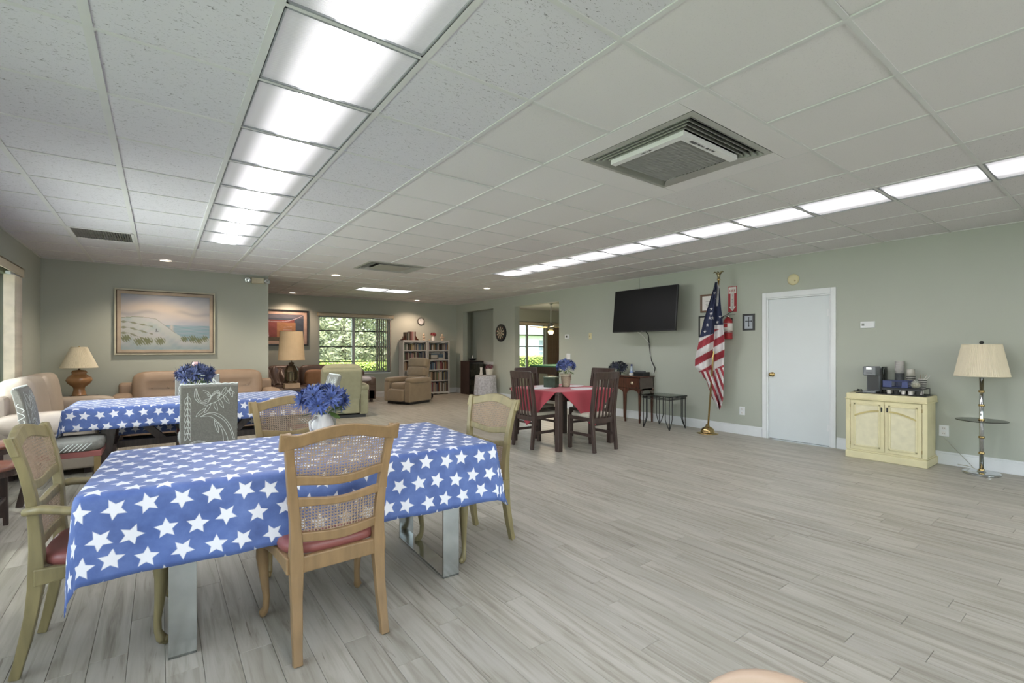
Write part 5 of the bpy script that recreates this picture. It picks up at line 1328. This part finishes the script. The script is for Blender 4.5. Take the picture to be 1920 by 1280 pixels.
painted('canvas', 2*(w-.079), h-.158, beach, t, M_pic, 170, 120, loc=(0, -.02, .079))
t = thing('framed_print', 'black framed abstract print on the lounge wall', 'picture', (2.30, YF-.005, 1.37))
w, h = .625, .86
ringframe(t, 'frame', w, h, 0, .035, -.03, 0, M_blkp); ringframe(t, 'mat_board', w, h, .035, .075, -.012, 0, mat('pinkish_mat', '#b39a8c', .7))
Cb, Cr_, Co, Cg, Cw = [hx(c)[:3] for c in ('#414b5a', '#7f4543', '#9c7150', '#5d5546', '#b9a9b0')]
def abst(u, v):
    c = Cb
    if v < .80 and u < .80: c = Cr_
    if v < .70 and .42 < u < .82: c = Co
    if v < .14: c = Cg
    if v > .86: c = mixc(Cb, Cw, .15)
    if abs(v-(.72+.9*(u-.45)**2*(1 if u > .4 else .2))) < .012: c = Cw
    if .16 < u < .30 and .15 < v < .6 and abs(u-(.20+.12*(.6-v))) < .010: c = Cw
    if .55 < u < .74 and (abs(v-.42) < .01 or abs(v-.52-.2*(u-.6)) < .01): c = mixc(Co, Cw, .6)
    return mixc(c, (.0, .0, .0), .08+.08*n2(u*9, v*9))
painted('print', 2*(w-.11), h-.22, abst, t, M_pic, 110, 80, loc=(0, -.008, .11))
t = thing('wall_clock', 'small round wall clock with grey rim above the bookcase', 'clock', (5.94, YF, 2.075))
MB().lathe([(.105, 0), (.108, .02), (.098, .032), (.088, .028), (.088, .012)], 32).build('rim', mat('grey_rim', '#5b574f', .4), t, smooth=True, rot=(PI/2, 0, 0))
MB().lathe([(.09, .0), (.09, .014), (0, .0142)], 32).build('dial', M_paper, t, rot=(PI/2, 0, 0))
for k in range(12): a = k*PI/6; MB().bar((.068*math.sin(a), -.0155, .068*math.cos(a)), (.080*math.sin(a), -.0155, .080*math.cos(a)), .006, .002, (0, 1, 0)).build('hour_mark', M_blkp, t)
for a, L in ((-.5, .045), (.05, .065)): MB().bar((0, -.018, 0), (L*math.sin(a), -.018, L*math.cos(a)), .006, .002, (0, 1, 0)).build('hand', M_blkp, t)
t = thing('emergency_light', 'white twin head emergency light high on the back wall', 'emergency light', (1.39, YB, 2.46))
MB().box(-.10, .10, -.06, 0, 0, .10).build('housing', mat('aged_white_plastic', '#c3bda6', .5), t, bevel=.008)
for s in (-1, 1):
    MB().lathe([(0, 0), (.03, .0), (.048, .035), (.048, .045), (.04, .047), (0, .04)], 20).build('lamp_head', M_chrome, t, smooth=True, loc=(s*.145, -.02, .055), rot=(PI/2+.2, 0, s*.3))
    MB().tube([(s*.09, -.03, .05), (s*.145, -.03, .055)], .012, 6).build('arm', M_white, t)

# ================================================================== BOOKCASES AND BOOKS
BX = ((5.27, 5.99), (6.0, 6.70)); BYf, BYb = 12.05, 12.325
shz = [.075, .40, .705, .985, 1.255]; topz = 1.53
Mbc = mat('white_bookcase_paint', '#c9c7c3', .5, var=.03)
for (x0, x1), lab in zip(BX, ('white bookcase behind the taupe recliner, left of the pair', 'white bookcase with five full shelves, right of the pair')):
    t = thing('bookcase', lab, 'bookcase', ((x0+x1)/2, (BYf+BYb)/2, 0), 0, 'white bookcases'); w = (x1-x0)/2; d = (BYb-BYf)/2
    for s in (-1, 1): MB().box(s*(w-.012)-.012, s*(w-.012)+.012, -d, d, 0, topz).build('side_panel', Mbc, t, bevel=.002)
    for s in (-1, 1): MB().box(s*(w-.02)-.02, s*(w-.02)+.02, -d-.008, -d, 0, topz-.02).build('face_stile', Mbc, t)
    MB().box(-w, w, -d-.012, d, topz-.022, topz).build('top', Mbc, t, bevel=.003); MB().box(-w+.01, w-.01, d-.008, d, .05, topz-.02).build('back_panel', Mbc, t)
    for z in shz: MB().box(-w+.024, w-.024, -d, d-.01, z-.02, z).build('shelf', Mbc, t)
    P = [(-w+.04, topz-.022)]; n = 16
    for k in range(n+1): q = -1+2*k/n; P.append((q*(w-.04), topz-.05-.018*abs(math.sin(q*PI*1.0))))
    P.append((w-.04, topz-.022)); MB().prism(P, -d-.008, -d).build('scalloped_apron', Mbc, t)
    P = [(-w+.04, .055)]
    for k in range(n+1): q = -1+2*k/n; P.append((q*(w-.04), .012+.022*abs(math.sin(q*PI*1.5)) if abs(q) < .95 else 0))
    P.append((w-.04, .055)); MB().prism(P, -d-.008, -d).build('scalloped_kick', Mbc, t)
M_page = mat('book_pages', '#b9b09c', .8, var=.05, sc_=30)
bookcols = [('dark green', '#2f3934'), ('green', '#47604c'), ('maroon', '#54302f'), ('red', '#80454a'), ('navy', '#2b3244'), ('blue', '#566a7c'), ('black', '#232425'), ('grey', '#7c7a75'), ('white', '#b7b3aa'), ('orange', '#8f6a4c'), ('cream', '#a1957f'), ('pink', '#9c7672'), ('yellow', '#988655'), ('brown', '#54443a')]
bm = {}
def book(x, y, z, th, h, d, ci, label, group, flat=False, lean=0):
    nm, c = bookcols[ci]
    if ci not in bm:
        b = MB(); b.cur = 0; b.box(-.5, -.42, -.5, .5, 0, 1).box(.42, .5, -.5, .5, 0, 1).box(-.5, .5, -.5, -.45, 0, 1)
        b.cur = 1; b.box(-.42, .42, -.45, .47, .02, .98); o = b.build('book', [mat('book_'+nm.replace(' ', '_'), c, .6, var=.25, sc_=5, st=(1, 1, 6)), M_page]); bm[ci] = o.data
    else: o = bpy.data.objects.new('book', bm[ci]); COL.objects.link(o)
    o.location = (x, y, z+.0008); o.scale = (th, d, h)
    if flat: o.rotation_euler = (0, PI/2, 0); o.location.x = x-h/2; o.location.z = z+th/2+.0008; 
    elif lean: o.rotation_euler = (0, lean, 0)
    return tag(o, label, 'book', group)
rb = random.Random(11)
SHN = ['bottom', 'fourth', 'third', 'second', 'top']
for bi, (x0, x1) in enumerate(BX):
    for si, z in enumerate(shz):
        if bi == 0 and si < 2: continue
        gap = ((shz+[topz-.02])[si+1]-.02)-z if si < 4 else topz-.07-z
        x = x0+.032; k = 0; xe = x1-.032
        side = 'left' if bi == 0 else 'right'; grp = 'books on the %s bookcase %s shelf' % (side, SHN[si])
        if bi == 1 and si == 3:
            for cx_, n_, th_ in ((x0+.13, 6, .026), (x0+.36, 5, .030)):
                zz = z
                for q in range(n_):
                    ci = rb.choice([4, 5, 5, 8, 8, 7]); book(cx_+.10, (BYf+.10), zz, th_, .20, .15, ci, '%s book lying flat, %s from the bottom of the %s pile, right bookcase second shelf' % (bookcols[ci][0], ORD[q], 'left' if n_ == 6 else 'middle'), grp, flat=True); zz += th_+.0012
            x = x1-.19
        while x < xe-.02:
            th = rb.uniform(.017, .042); h = gap*rb.uniform(.72, .93); d = rb.uniform(.13, .18)
            if x+th > xe: break
            ci = rb.choice([0, 1, 2, 3, 4, 4, 5, 5, 6, 6, 7, 7, 8, 8, 9, 10, 10, 11, 12, 13, 13])
            book(x+th/2, BYf+.015+d/2, z, th, h, d, ci, '%s book, %s from the left on the %s shelf of the %s bookcase' % (bookcols[ci][0], ORD[min(k, 25)], SHN[si], side), grp)
            x += th+.0012; k += 1
x = 5.37
for k, (ci, th) in enumerate(((13, .035), (0, .03), (7, .028), (1, .022), (2, .055), (11, .035), (3, .016), (8, .03), (2, .035))):
    book(x+th/2, 12.17, topz, th, .235 if k > 3 else .215, .16, ci, '%s book, %s from the left between the bookends on top' % (bookcols[ci][0], ORD[k]), 'books on top of the bookcase'); x += th+.0015
for s, xx in ((-1, 5.362), (1, x+.004)):
    b = MB(); P = [(0, 0), (s*.10, 0), (s*.085, .03), (s*.05, .05), (s*.03, .10), (s*.012, .12), (0, .12)]
    b.prism(P, -.05, .05); o = b.build('bookend', M_mahog, None, bevel=.003, loc=(xx, 12.17, topz+.001)); tag(o, 'dark carved bookend at the %s end of the books on top' % ('left' if s < 0 else 'right'), 'bookend', 'pair of dark bookends')
M_bust = mat('plaster', '#bca993', .7, var=.04)
for xx, lab, wd_ in ((5.94, 'small pale plaster head bust left of the pink flowers', .045), (6.52, 'small pale plaster torso bust right of the pink flowers', .075)):
    t = thing('bust', lab, 'bust', (xx, 12.15, topz+.001)); MB().lathe([(0, 0), (.04, 0), (.04, .02), (.025, .035), (.02, .05), (0, .05)], 16).build('pedestal', M_bust, t, smooth=True)
    MB().puff((0, 0, .085), (wd_*2, .06, .07), .8, 14, 8).build('shoulders', M_bust, t, smooth=True)
    b = MB(); b.puff((0, 0, .155), (.056, .066, .078), .9, 16, 10); b.puff((0, -.032, .15), (.012, .014, .02), .8, 8, 6); b.tube([(0, 0, .10), (0, 0, .14)], .018, 8); b.build('head', M_bust, t, smooth=True)
o = MB().lathe([(0, 0), (.018, 0), (.016, .03), (.008, .035), (.008, .045), (0, .046)], 12).build('candle_stub', M_bust, smooth=True, loc=(6.10, 12.12, topz+.001)); tag(o, 'tiny pale candle stub on the bookcase top', 'candle')
t = bouquet('small bunch of pink and red flowers in a white vase on the bookcase', (6.24, 12.16, topz+.001), .095, .165, 9, mat('pink_red_petal', '#a3474e', .6, var=.4, rv=.3), .1, 31, .7)
MB().lathe([(0, 0), (.04, 0), (.05, .03), (.048, .07), (.03, .11), (.034, .12), (0, .11)], 18).build('vase', M_wp, t, smooth=True)

# ================================================================== MEDIA CABINET, LACE TABLE
t = thing('media_cabinet', 'dark media cabinet with glass doors full of disc cases', 'cabinet', (7.22, 11.66, 0), 0)
w, d, h = .24, .24, .93
for s in (-1, 1): MB().box(s*(w-.012)-.012, s*(w-.012)+.012, -d, d, .04, h).build('side_panel', M_dkwood, t)
MB().box(-w-.01, w+.01, -d-.01, d, h, h+.02).build('top', M_dkwood, t, bevel=.003); MB().box(-w, w, -d, d, .0, .05).build('plinth', M_dkwood, t); MB().box(-w, w, d-.01, d, .05, h).build('back_panel', M_dkwood, t)
for z in (.05, .26, .46, .49, .70): MB().box(-w+.02, w-.02, -d+.02, d-.01, z, z+.015).build('shelf', M_dkwood, t)
for z0, z1 in ((.055, .455), (.485, .925)):
    dr = MB().box(-w+.005, w-.005, -d-.012, -d-.006, z0, z1).build('glass_door', glassy('door_glass', '#b8bdb8', .6), t)
    b = MB(); b.box(-w+.005, w-.005, -d-.014, -d-.004, z0, z0+.02).box(-w+.005, w-.005, -d-.014, -d-.004, z1-.02, z1).box(-w+.005, -w+.025, -d-.014, -d-.004, z0, z1).box(w-.025, w-.005, -d-.014, -d-.004, z0, z1); b.build('door_frame', M_blkp, dr)
rb = random.Random(5)
for z, nm in ((.067, 'bottom'), (.277, 'second'), (.507, 'third'), (.717, 'top')):
    x = -w+.04; k = 0
    while x < w-.06:
        th = rb.choice([.015, .018, .03]); hh = rb.uniform(.14, .185); ci = rb.choice([6, 7, 8, 8, 4, 2, 10, 7])
        book(7.22+x+th/2, 11.66-d+.11, z, th, hh, .13, ci, '%s disc case, %s from the left on the media cabinet %s shelf' % (bookcols[ci][0], ORD[k], nm), 'disc cases in the media cabinet')['category'] = 'disc case'
        x += th+.001; k += 1
t = thing('dish', 'low black boat shaped dish holding a small bottle on the media cabinet', 'dish', (7.20, 11.60, .952))
b = MB(); b.grid(lambda u, v: (.14*(u*2-1)*(1-.25*abs(v*2-1)), .07*(v*2-1)*(1-.5*(u*2-1)**4), .012+.05*max(abs(u*2-1)**3, abs(v*2-1)**3)), 16, 10); b.build('dish_body', M_blkp, t, smooth=True, solid=.006)
MB().lathe([(0, .015), (.022, .015), (.022, .09), (.01, .11), (.01, .13), (.013, .135), (.013, .155), (0, .156)], 14).build('bottle', M_paper, t, smooth=True); MB().lathe([(.0225, .03), (.0225, .07)], 14).build('bottle_label', M_blkp, t)
t = thing('lace_table', 'small round table under a grey white lace cloth', 'table', (6.76, 10.25, 0))
MB().lathe([(0, .58), (.26, .58), (.26, .605), (0, .605)], 32).build('tabletop', M_dkwood, t)
MB().lathe([(.0, 0), (.16, 0), (.15, .02), (.03, .05), (.03, .58), (0, .58)], 20).build('pedestal', M_dkwood, t)
b = MB(); n = 96; vs = []
rings = [(0, .609), (.26, .609), (.272, .598), (.28, .5), (.29, .3), (.30, .12)]
for r, z in rings:
    for k in range(n): a = 2*PI*k/n; q = 1+(.035*math.sin(a*11)+.02*math.sin(a*17))*smooth(.6, .2, z); vs.append((r*q*math.cos(a), r*q*math.sin(a), z))
b.add(vs, [(i*n+k, i*n+(k+1) % n, (i+1)*n+(k+1) % n, (i+1)*n+k) for i in range(len(rings)-1) for k in range(n)]); b.build('lace_cloth', mat('grey_lace', '#b2b2b8', .85, var=.25, sc_=26), t, smooth=True)
t = bouquet('mauve flowers in a cream pot on the lace covered table', (6.86, 10.22, .611), .12, .20, 10, mat('mauve_petal', '#7c4c58', .6, var=.4, rv=.2), .1, 41, .7)
MB().lathe([(0, 0), (.07, 0), (.09, .02), (.10, .15), (.105, .165), (.09, .165), (.085, .14), (0, .13)], 24).build('pot', M_pot, t, smooth=True)
t = thing('vase', 'tall slim white vase beside the mauve flowers', 'vase', (6.66, 10.30, .611)); MB().lathe([(0, 0), (.045, 0), (.05, .01), (.035, .08), (.028, .15), (.035, .20), (.03, .20), (.022, .15), (0, .02)], 20).build('vase_body', M_vase, t, smooth=True); MB().lathe([(.034, .195), (.04, .20), (.034, .206)], 20).build('rim', M_vase, t, smooth=True)

# ================================================================== WINDOWS, BLINDS
M_alum = mat('window_metal', '#9fa3a4', .4, .3, var=.04)
M_pane = glassy('window_pane', '#f4f8f6', .15)
M_slat = mat('blind_slat', '#cdc2b2', .7, var=.04)
M_val = mat('valance', '#b9ae98', .6, var=.05)
def window(name, ax, c, a0, a1, z0, z1, mull, rows, label, inn):
    """ax: axis along the wall normal; c the wall plane inside, inn: direction (+1/-1) towards outside"""
    def B(lo, hi, p0, p1, q0, q1):
        lo, hi = sorted((c+inn*lo, c+inn*hi)); return (lo, hi, p0, p1, q0, q1) if ax == 'x' else (p0, p1, lo, hi, q0, q1)
    w = struct(MB().box(*B(.07, .12, a0, a1, z0, z0+.04)).box(*B(.07, .12, a0, a1, z1-.04, z1)).box(*B(.07, .12, a0, a0+.04, z0, z1)).box(*B(.07, .12, a1-.04, a1, z0, z1)).build(name, M_alum), label)
    for m in mull: MB().box(*B(.065, .125, m-.035, m+.035, z0, z1)).build('mullion', M_alum, w)
    ed = [a0+.04]+[q for m in mull for q in (m-.035, m+.035)]+[a1-.04]
    for k in range(0, len(ed), 2):
        zz = [z0+.04]+rows+[z1-.04]
        for r in rows: MB().box(*B(.07, .12, ed[k], ed[k+1], r-.014, r+.014)).build('glazing_bar', M_blk, w)
        for r0, r1 in zip(zz, zz[1:]): MB().box(*B(.094, .098, ed[k], ed[k+1], r0, r1)).build('pane', M_pane, w)
    MB().box(*B(-.03, .07, a0-.02, a1+.02, z0-.025, z0)).build('sill', M_white, w, bevel=.003)
    return w
window('window_1', 'y', YF, 3.17, 5.03, .66, 2.13, [4.06], [.965, 1.345, 1.755], 'lounge window with horizontal glazing bars', 1)
window('window_2', 'y', YF, 8.75, 10.62, .64, 2.11, [9.86], [.99, 1.365, 1.75], 'window of the room beyond the opening', 1)
window('window_3', 'x', XL, 4.5, 7.70, .62, 2.14, [5.57, 6.63], [1.0, 1.38, 1.76], 'left wall window near the loveseat', -1)
window('window_fill_left', 'x', XL, -.6, 3.2, .62, 2.14, [.6, 1.9], [1.0, 1.38, 1.76], 'unseen left wall window beside the viewpoint, added for fill light', -1)  # out of view, added together with its area lamp as a fill source
window('window_fill_rear', 'y', YN, -.5, 5.4, .7, 2.1, [1.0, 2.5, 4.0], [1.4], 'unseen window behind the viewpoint, added for fill light', -1)  # invented opening that carries the added fill lamp behind the camera
def valance(label, ax, c, a0, a1, z0, z1, sgn):
    t = thing('window_valance', label, 'valance', ((c, (a0+a1)/2, z0) if ax == 'x' else ((a0+a1)/2, c, z0)), 0)
    L = (a1-a0)/2; h = z1-z0; d = .10
    if ax == 'x': lo, hi = sorted((0, sgn*d)); f0, f1 = sorted((sgn*d, sgn*(d-.012))); MB().box(f0, f1, -L, L, 0, h).build('face_board', M_val, t, bevel=.003); MB().box(lo, hi, -L, L, h-.012, h).build('top_board', M_val, t); [MB().box(lo, hi, s*L-.006, s*L+.006, 0, h).build('end_board', M_val, t) for s in (-1, 1)]
    else: lo, hi = sorted((0, sgn*d)); f0, f1 = sorted((sgn*d, sgn*(d-.012))); MB().box(-L, L, f0, f1, 0, h).build('face_board', M_val, t, bevel=.003); MB().box(-L, L, lo, hi, h-.012, h).build('top_board', M_val, t); [MB().box(s*L-.006, s*L+.006, lo, hi, 0, h).build('end_board', M_val, t) for s in (-1, 1)]
valance('beige blind valance over the lounge window', 'y', YF, 3.14, 5.10, 2.11, 2.20, -1)
valance('cream blind valance over the left wall window', 'x', XL, 4.4, 7.86, 2.135, 2.235, 1)
valance('beige valance over the window beyond the wide opening', 'y', YF, 8.6, 11.2, 2.08, 2.18, -1)
def vblind(label, ax, c, a0, a1, n, z0, z1, ang, group=None, m=M_slat, sl=.085):
    t = thing('vertical_blind', label, 'blind', (((c, a0, 0)) if ax == 'x' else (a0, c, 0)), 0)
    base = None
    for k in range(n):
        q = (a1-a0)*k/(n-1)
        if base is None: base = MB().box(-sl/2, sl/2, -.0012, .0012, z0, z1).build('blind_slat', m, t); o = base
        else: o = bpy.data.objects.new('blind_slat', base.data); COL.objects.link(o); o.parent = t
        o.location = (0, q, 0) if ax == 'x' else (q, 0, 0); o.rotation_euler = (0, 0, ang+.03*math.sin(k*3))
    if ax == 'x': MB().box(-.02, .02, -.05, a1-a0+.05, z1, z1+.03).build('head_rail', M_white, t)
    else: MB().box(-.05, a1-a0+.05, -.02, .02, z1, z1+.03).build('head_rail', M_white, t)
vblind('grey vertical blind slats gathered at the right side of the lounge window', 'y', YF-.05, 4.62, 5.02, 9, .70, 2.09, .85, m=mat('grey_slat', '#8c8680', .6))
vblind('cream vertical blind slats gathered at the far end of the left window', 'x', XL+.05, 7.45, 7.80, 12, .64, 2.12, .15, m=mat('cream_slat', '#d3c6b4', .6))
vblind('brown vertical blind panels beyond the wide opening', 'y', YF-.06, 10.68, 11.25, 8, .06, 2.05, .12, m=mat('brown_slat', '#7b6a58', .7))

# ================================================================== ROOM BEYOND THE OPENING
t = thing('game_table', 'dark wood game table with green felt top beyond the wide opening', 'table', (9.05, 9.55, 0), 0)
MB().box(-.95, .95, -.55, .55, .82, .855).build('green_top', mat('green_felt', '#4e8a6a', .8, var=.05), t, bevel=.003)
MB().box(-.97, .97, -.57, .57, .64, .822).build('cabinet_frame', M_dkwood, t, bevel=.01)
for sx in (-1, 1):
    for sy in (-1, 1): MB().tube([(sx*.82, sy*.42, .65), (sx*.82, sy*.42, .3), (sx*.82, sy*.42, 0)], [.075, .06, .05], 4).build('leg', M_dkwood, t)
t = thing('ceiling_fan', 'ceiling fan on a long rod beyond the wide opening', 'fan', (8.78, 10.0, 1.90))
MB().tube([(0, 0, .1), (0, 0, .70)], .014, 8).build('down_rod', M_white, t, smooth=True)
MB().lathe([(0, -.10), (.05, -.09), (.09, -.02), (.10, .04), (.07, .09), (.02, .12), (0, .12)], 24).build('motor', mat('fan_grey', '#7a7d7a', .4), t, smooth=True)
for k in range(5):
    a = 2*PI*k/5+.3; MB().box(.10, .62, -.06, .06, 0, .008).build('blade', mat('fan_blade', '#b9a878', .5), t, bevel=.002, rot=(.15, 0, a))
MB().lathe([(.07, -.10), (.085, -.13), (.06, -.19), (0, -.20)], 20).build('light_globe', glow('warm_globe', '#ffd98a', 4), t, smooth=True)
d_l = bpy.data.lights.new('fan_lamp', 'POINT'); d_l.energy = 45; d_l.color = (1, .82, .6); d_l.shadow_soft_size = .08
o = bpy.data.objects.new('fan_lamp', d_l); COL.objects.link(o); o.location = (0, 0, -.28); o.parent = t
MB().lathe([(0, .69), (.06, .69), (.05, .65), (.02, .63), (0, .63)], 16).build('canopy', M_white, t, smooth=True)

# ================================================================== STACKED CHAIRS AT THE LEFT EDGE, PEACH CHAIR BY THE VIEWPOINT
M_rw = mat('red_brown_wood', '#7d4a3b', .3, var=.2, coat=.3)
def stool(label, x, y, z0, h, rz):
    t = thing('stool', label, 'stool', (x, y, 0), rz, 'dark stools nested at the left wall')
    MB().lathe([(0, h-.035), (.20, h-.035), (.225, h-.02), (.225, h-.006), (.21, h), (0, h)], 32).build('seat', M_rw, t, smooth=True)
    MB().lathe([(.185, h-.075), (.20, h-.075), (.20, h-.035), (.185, h-.035)], 32).build('seat_ring', M_dkwood, t)
    for k in range(4):
        a = PI/4+k*PI/2; MB().tube([(.165*math.cos(a), .165*math.sin(a), h-.035), (.175*math.cos(a), .175*math.sin(a), 0)], [.024, .019], 4).build('leg', M_dkwood, t)
    b = MB()
    for k in range(4): a, c_ = PI/4+k*PI/2, PI/4+(k+1)*PI/2; b.bar((.165*math.cos(a), .165*math.sin(a), .2), (.165*math.cos(c_), .165*math.sin(c_), .2), .02, .02)
    b.build('stretchers', M_dkwood, t)
stool('nearest of the dark stools with red-brown seats at the left edge', -1.04, 4.92, 0, .47, 0)
stool('farther of the dark stools with red-brown seats at the left edge', -1.13, 5.38, 0, .56, .2)
M_peach = mat('peach_wood', '#b8a18c', .4, var=.06)
t = thing('dining_chair', 'pale peach chair close to the viewpoint, only its rounded top in view', 'chair', (.768, .347, 0), -1.0, 'peach chair')
def oval(n, rx, rz, zc): return [(rx*math.cos(2*PI*k/n), zc+rz*math.sin(2*PI*k/n)) for k in range(n)]
zt = .80
b = MB(); P = [(.14*math.copysign(abs(math.cos(a_))**.9, math.cos(a_)), .56+.218*math.sin(a_)) for a_ in [PI*1.06-PI*1.12*k/28 for k in range(29)]]
pts = [(p[0], -.0-.0*p[1], p[1]) for p in P]; b.tube(pts, .022, 10); b.build('back_frame', M_peach, t, smooth=True)
b = MB(); b.prism([(p[0]*.95, .56+(p[1]-.56)*.96) for p in P], -.012, .012); b.build('back_pad', M_peach, t, bevel=.006)
MB().puff((0, .22, .44), (.42, .42, .08), .5, 24, 8).build('seat_cushion', M_peach, t, smooth=True)
for sx in (-1, 1):
    MB().tube([(sx*.17, .38, .42), (sx*.18, .40, 0)], [.022, .016], 8).build('front_leg', M_peach, t, smooth=True); MB().tube([(sx*.13, 0, .52), (sx*.15, .02, .42), (sx*.17, -.04, 0)], [.02, .022, .016], 8).build('rear_leg', M_peach, t, smooth=True)

# ================================================================== OUTSIDE
struct(MB().box(-30, 60, YF+T+.01, 60, -.30, -.12).box(-30, XL-T-.01, -20, 60, -.30, -.12).build('ground', mat('lawn', '#7f9a55', .9, var=.2, sc_=3)), 'green lawn outside')
M_hedge = mat('hedge_leaf', '#b2c25e', .5, var=.35, sc_=9); M_tree = mat('tree_leaf', '#aaad84', .5, var=.45, sc_=5); M_bark = mat('bark', '#8d8274', .9, var=.2)
def leafmass(n, boxf, size, seed):
    rr = random.Random(seed); b = MB()
    for k in range(n):
        c = Vector(boxf(rr)); u = Vector((rr.gauss(0, 1), rr.gauss(0, 1), rr.gauss(0, 1))).normalized(); v = u.orthogonal().normalized(); s = size*rr.uniform(.6, 1.3)
        b.add([c-u*s, c-v*s*.4, c+u*s, c+v*s*.4], [(0, 1, 2, 3)])
    return b
def hedge(label, x0, x1, y, h, seed, group='clipped hedges outside'):
    t = thing('hedge', label, 'hedge', ((x0+x1)/2, y, -.12), 0, group); w = (x1-x0)/2
    def f(rr):
        s = rr.random()
        if s < .5: return (rr.uniform(-w, w), -.35+rr.gauss(0, .05), rr.uniform(.02, h))
        return (rr.uniform(-w, w), rr.uniform(-.35, .35), h+rr.gauss(0, .04))
    leafmass(int(2600*w), f, .05, seed).build('foliage', M_hedge, t)['kind'] = 'stuff'
    MB().box(-w+.05, w-.05, -.28, .3, .02, h-.06).build('hedge_core', mat('hedge_core', '#41502a', .9), t)
hedge('low yellow green hedge outside the lounge window', 2.5, 9.2, 15.6, .92, 1)
hedge('yellow green hedge outside the window beyond the opening', 10.2, 17.5, 16.2, 1.05, 2)
def tree(label, x, y, h, r, seed, grp='trees outside the lounge window'):
    t = thing('tree', label, 'tree', (x, y, -.12), 0, grp); rr = random.Random(seed)
    blobs = [(rr.uniform(-r, r)*.7, rr.uniform(-r, r)*.7, h*rr.uniform(.12, .95), r*rr.uniform(.3, .55)) for _ in range(22)]
    def f(q):
        bx_, by_, bz_, br_ = q.choice(blobs); d = Vector((q.gauss(0, 1), q.gauss(0, 1), q.gauss(0, 1))).normalized()*br_*q.uniform(.75, 1.05); return (bx_+d.x, by_+d.y, max(.3, bz_+d.z))
    leafmass(11000, f, .10, seed).build('foliage', M_tree, t)['kind'] = 'stuff'
    b = MB(); b.tube([(0, 0, 0), (.06, .02, h*.35), (-.05, .05, h*.7)], [.13, .10, .05], 8)
    for k in range(5): a = k*1.3; b.tube([(0, 0, h*(.25+.08*k)), (math.cos(a)*r*.4, math.sin(a)*r*.4, h*(.5+.08*k)), (math.cos(a)*r*.7, math.sin(a)*r*.7, h*(.62+.07*k))], [.06, .04, .015], 6)
    b.build('trunk', M_bark, t, smooth=True)
for k, (x, y, h, r, lab) in enumerate(((3.6, 18.6, 5.0, 2.0, 'leafy tree outside, left half of the lounge window'), (5.9, 19.4, 5.4, 2.1, 'leafy tree outside, middle of the lounge window'), (8.0, 18.9, 5.0, 2.0, 'leafy tree outside, right side of the lounge window'),
                                     (4.8, 23.5, 6.0, 2.6, 'tree standing farther back outside between the near trees'))): tree(lab, x, y, h, r, 50+k)
# neighbour house
t = thing('house', 'pale neighbouring house with grey roof seen through the far window', 'house', (20.5, 27, -.12), 0)
Mhw = mat('house_wall', '#dcdfe2', .8, var=.03)
MB().box(-8, 9, 0, 6, 0, 2.6).build('wall', Mhw, t)
b = MB(); b.prism([(-.7, 2.55), (6.7, 2.55), (3.0, 4.4)], -8.6, 9.6, 'x'); b.build('roof', mat('house_roof', '#b9bcc0', .8, var=.05, sc_=4, st=(1, 8, 8)), t)
MB().box(-8.6, 9.6, -.74, -.70, 2.42, 2.62).build('fascia', M_wp, t)
for xx in (-5.5, -1.4, 2.6, 6.2):
    f_ = MB().box(xx-.65, xx+.65, -.05, .02, .75, 2.1).build('window', M_wp, t); [MB().box(xx-.58, xx+.58, -.06, -.05, z0, z0+.38).build('pane', mat('house_pane', '#8793a0', .15), f_) for z0 in (.82, 1.24, 1.66)]
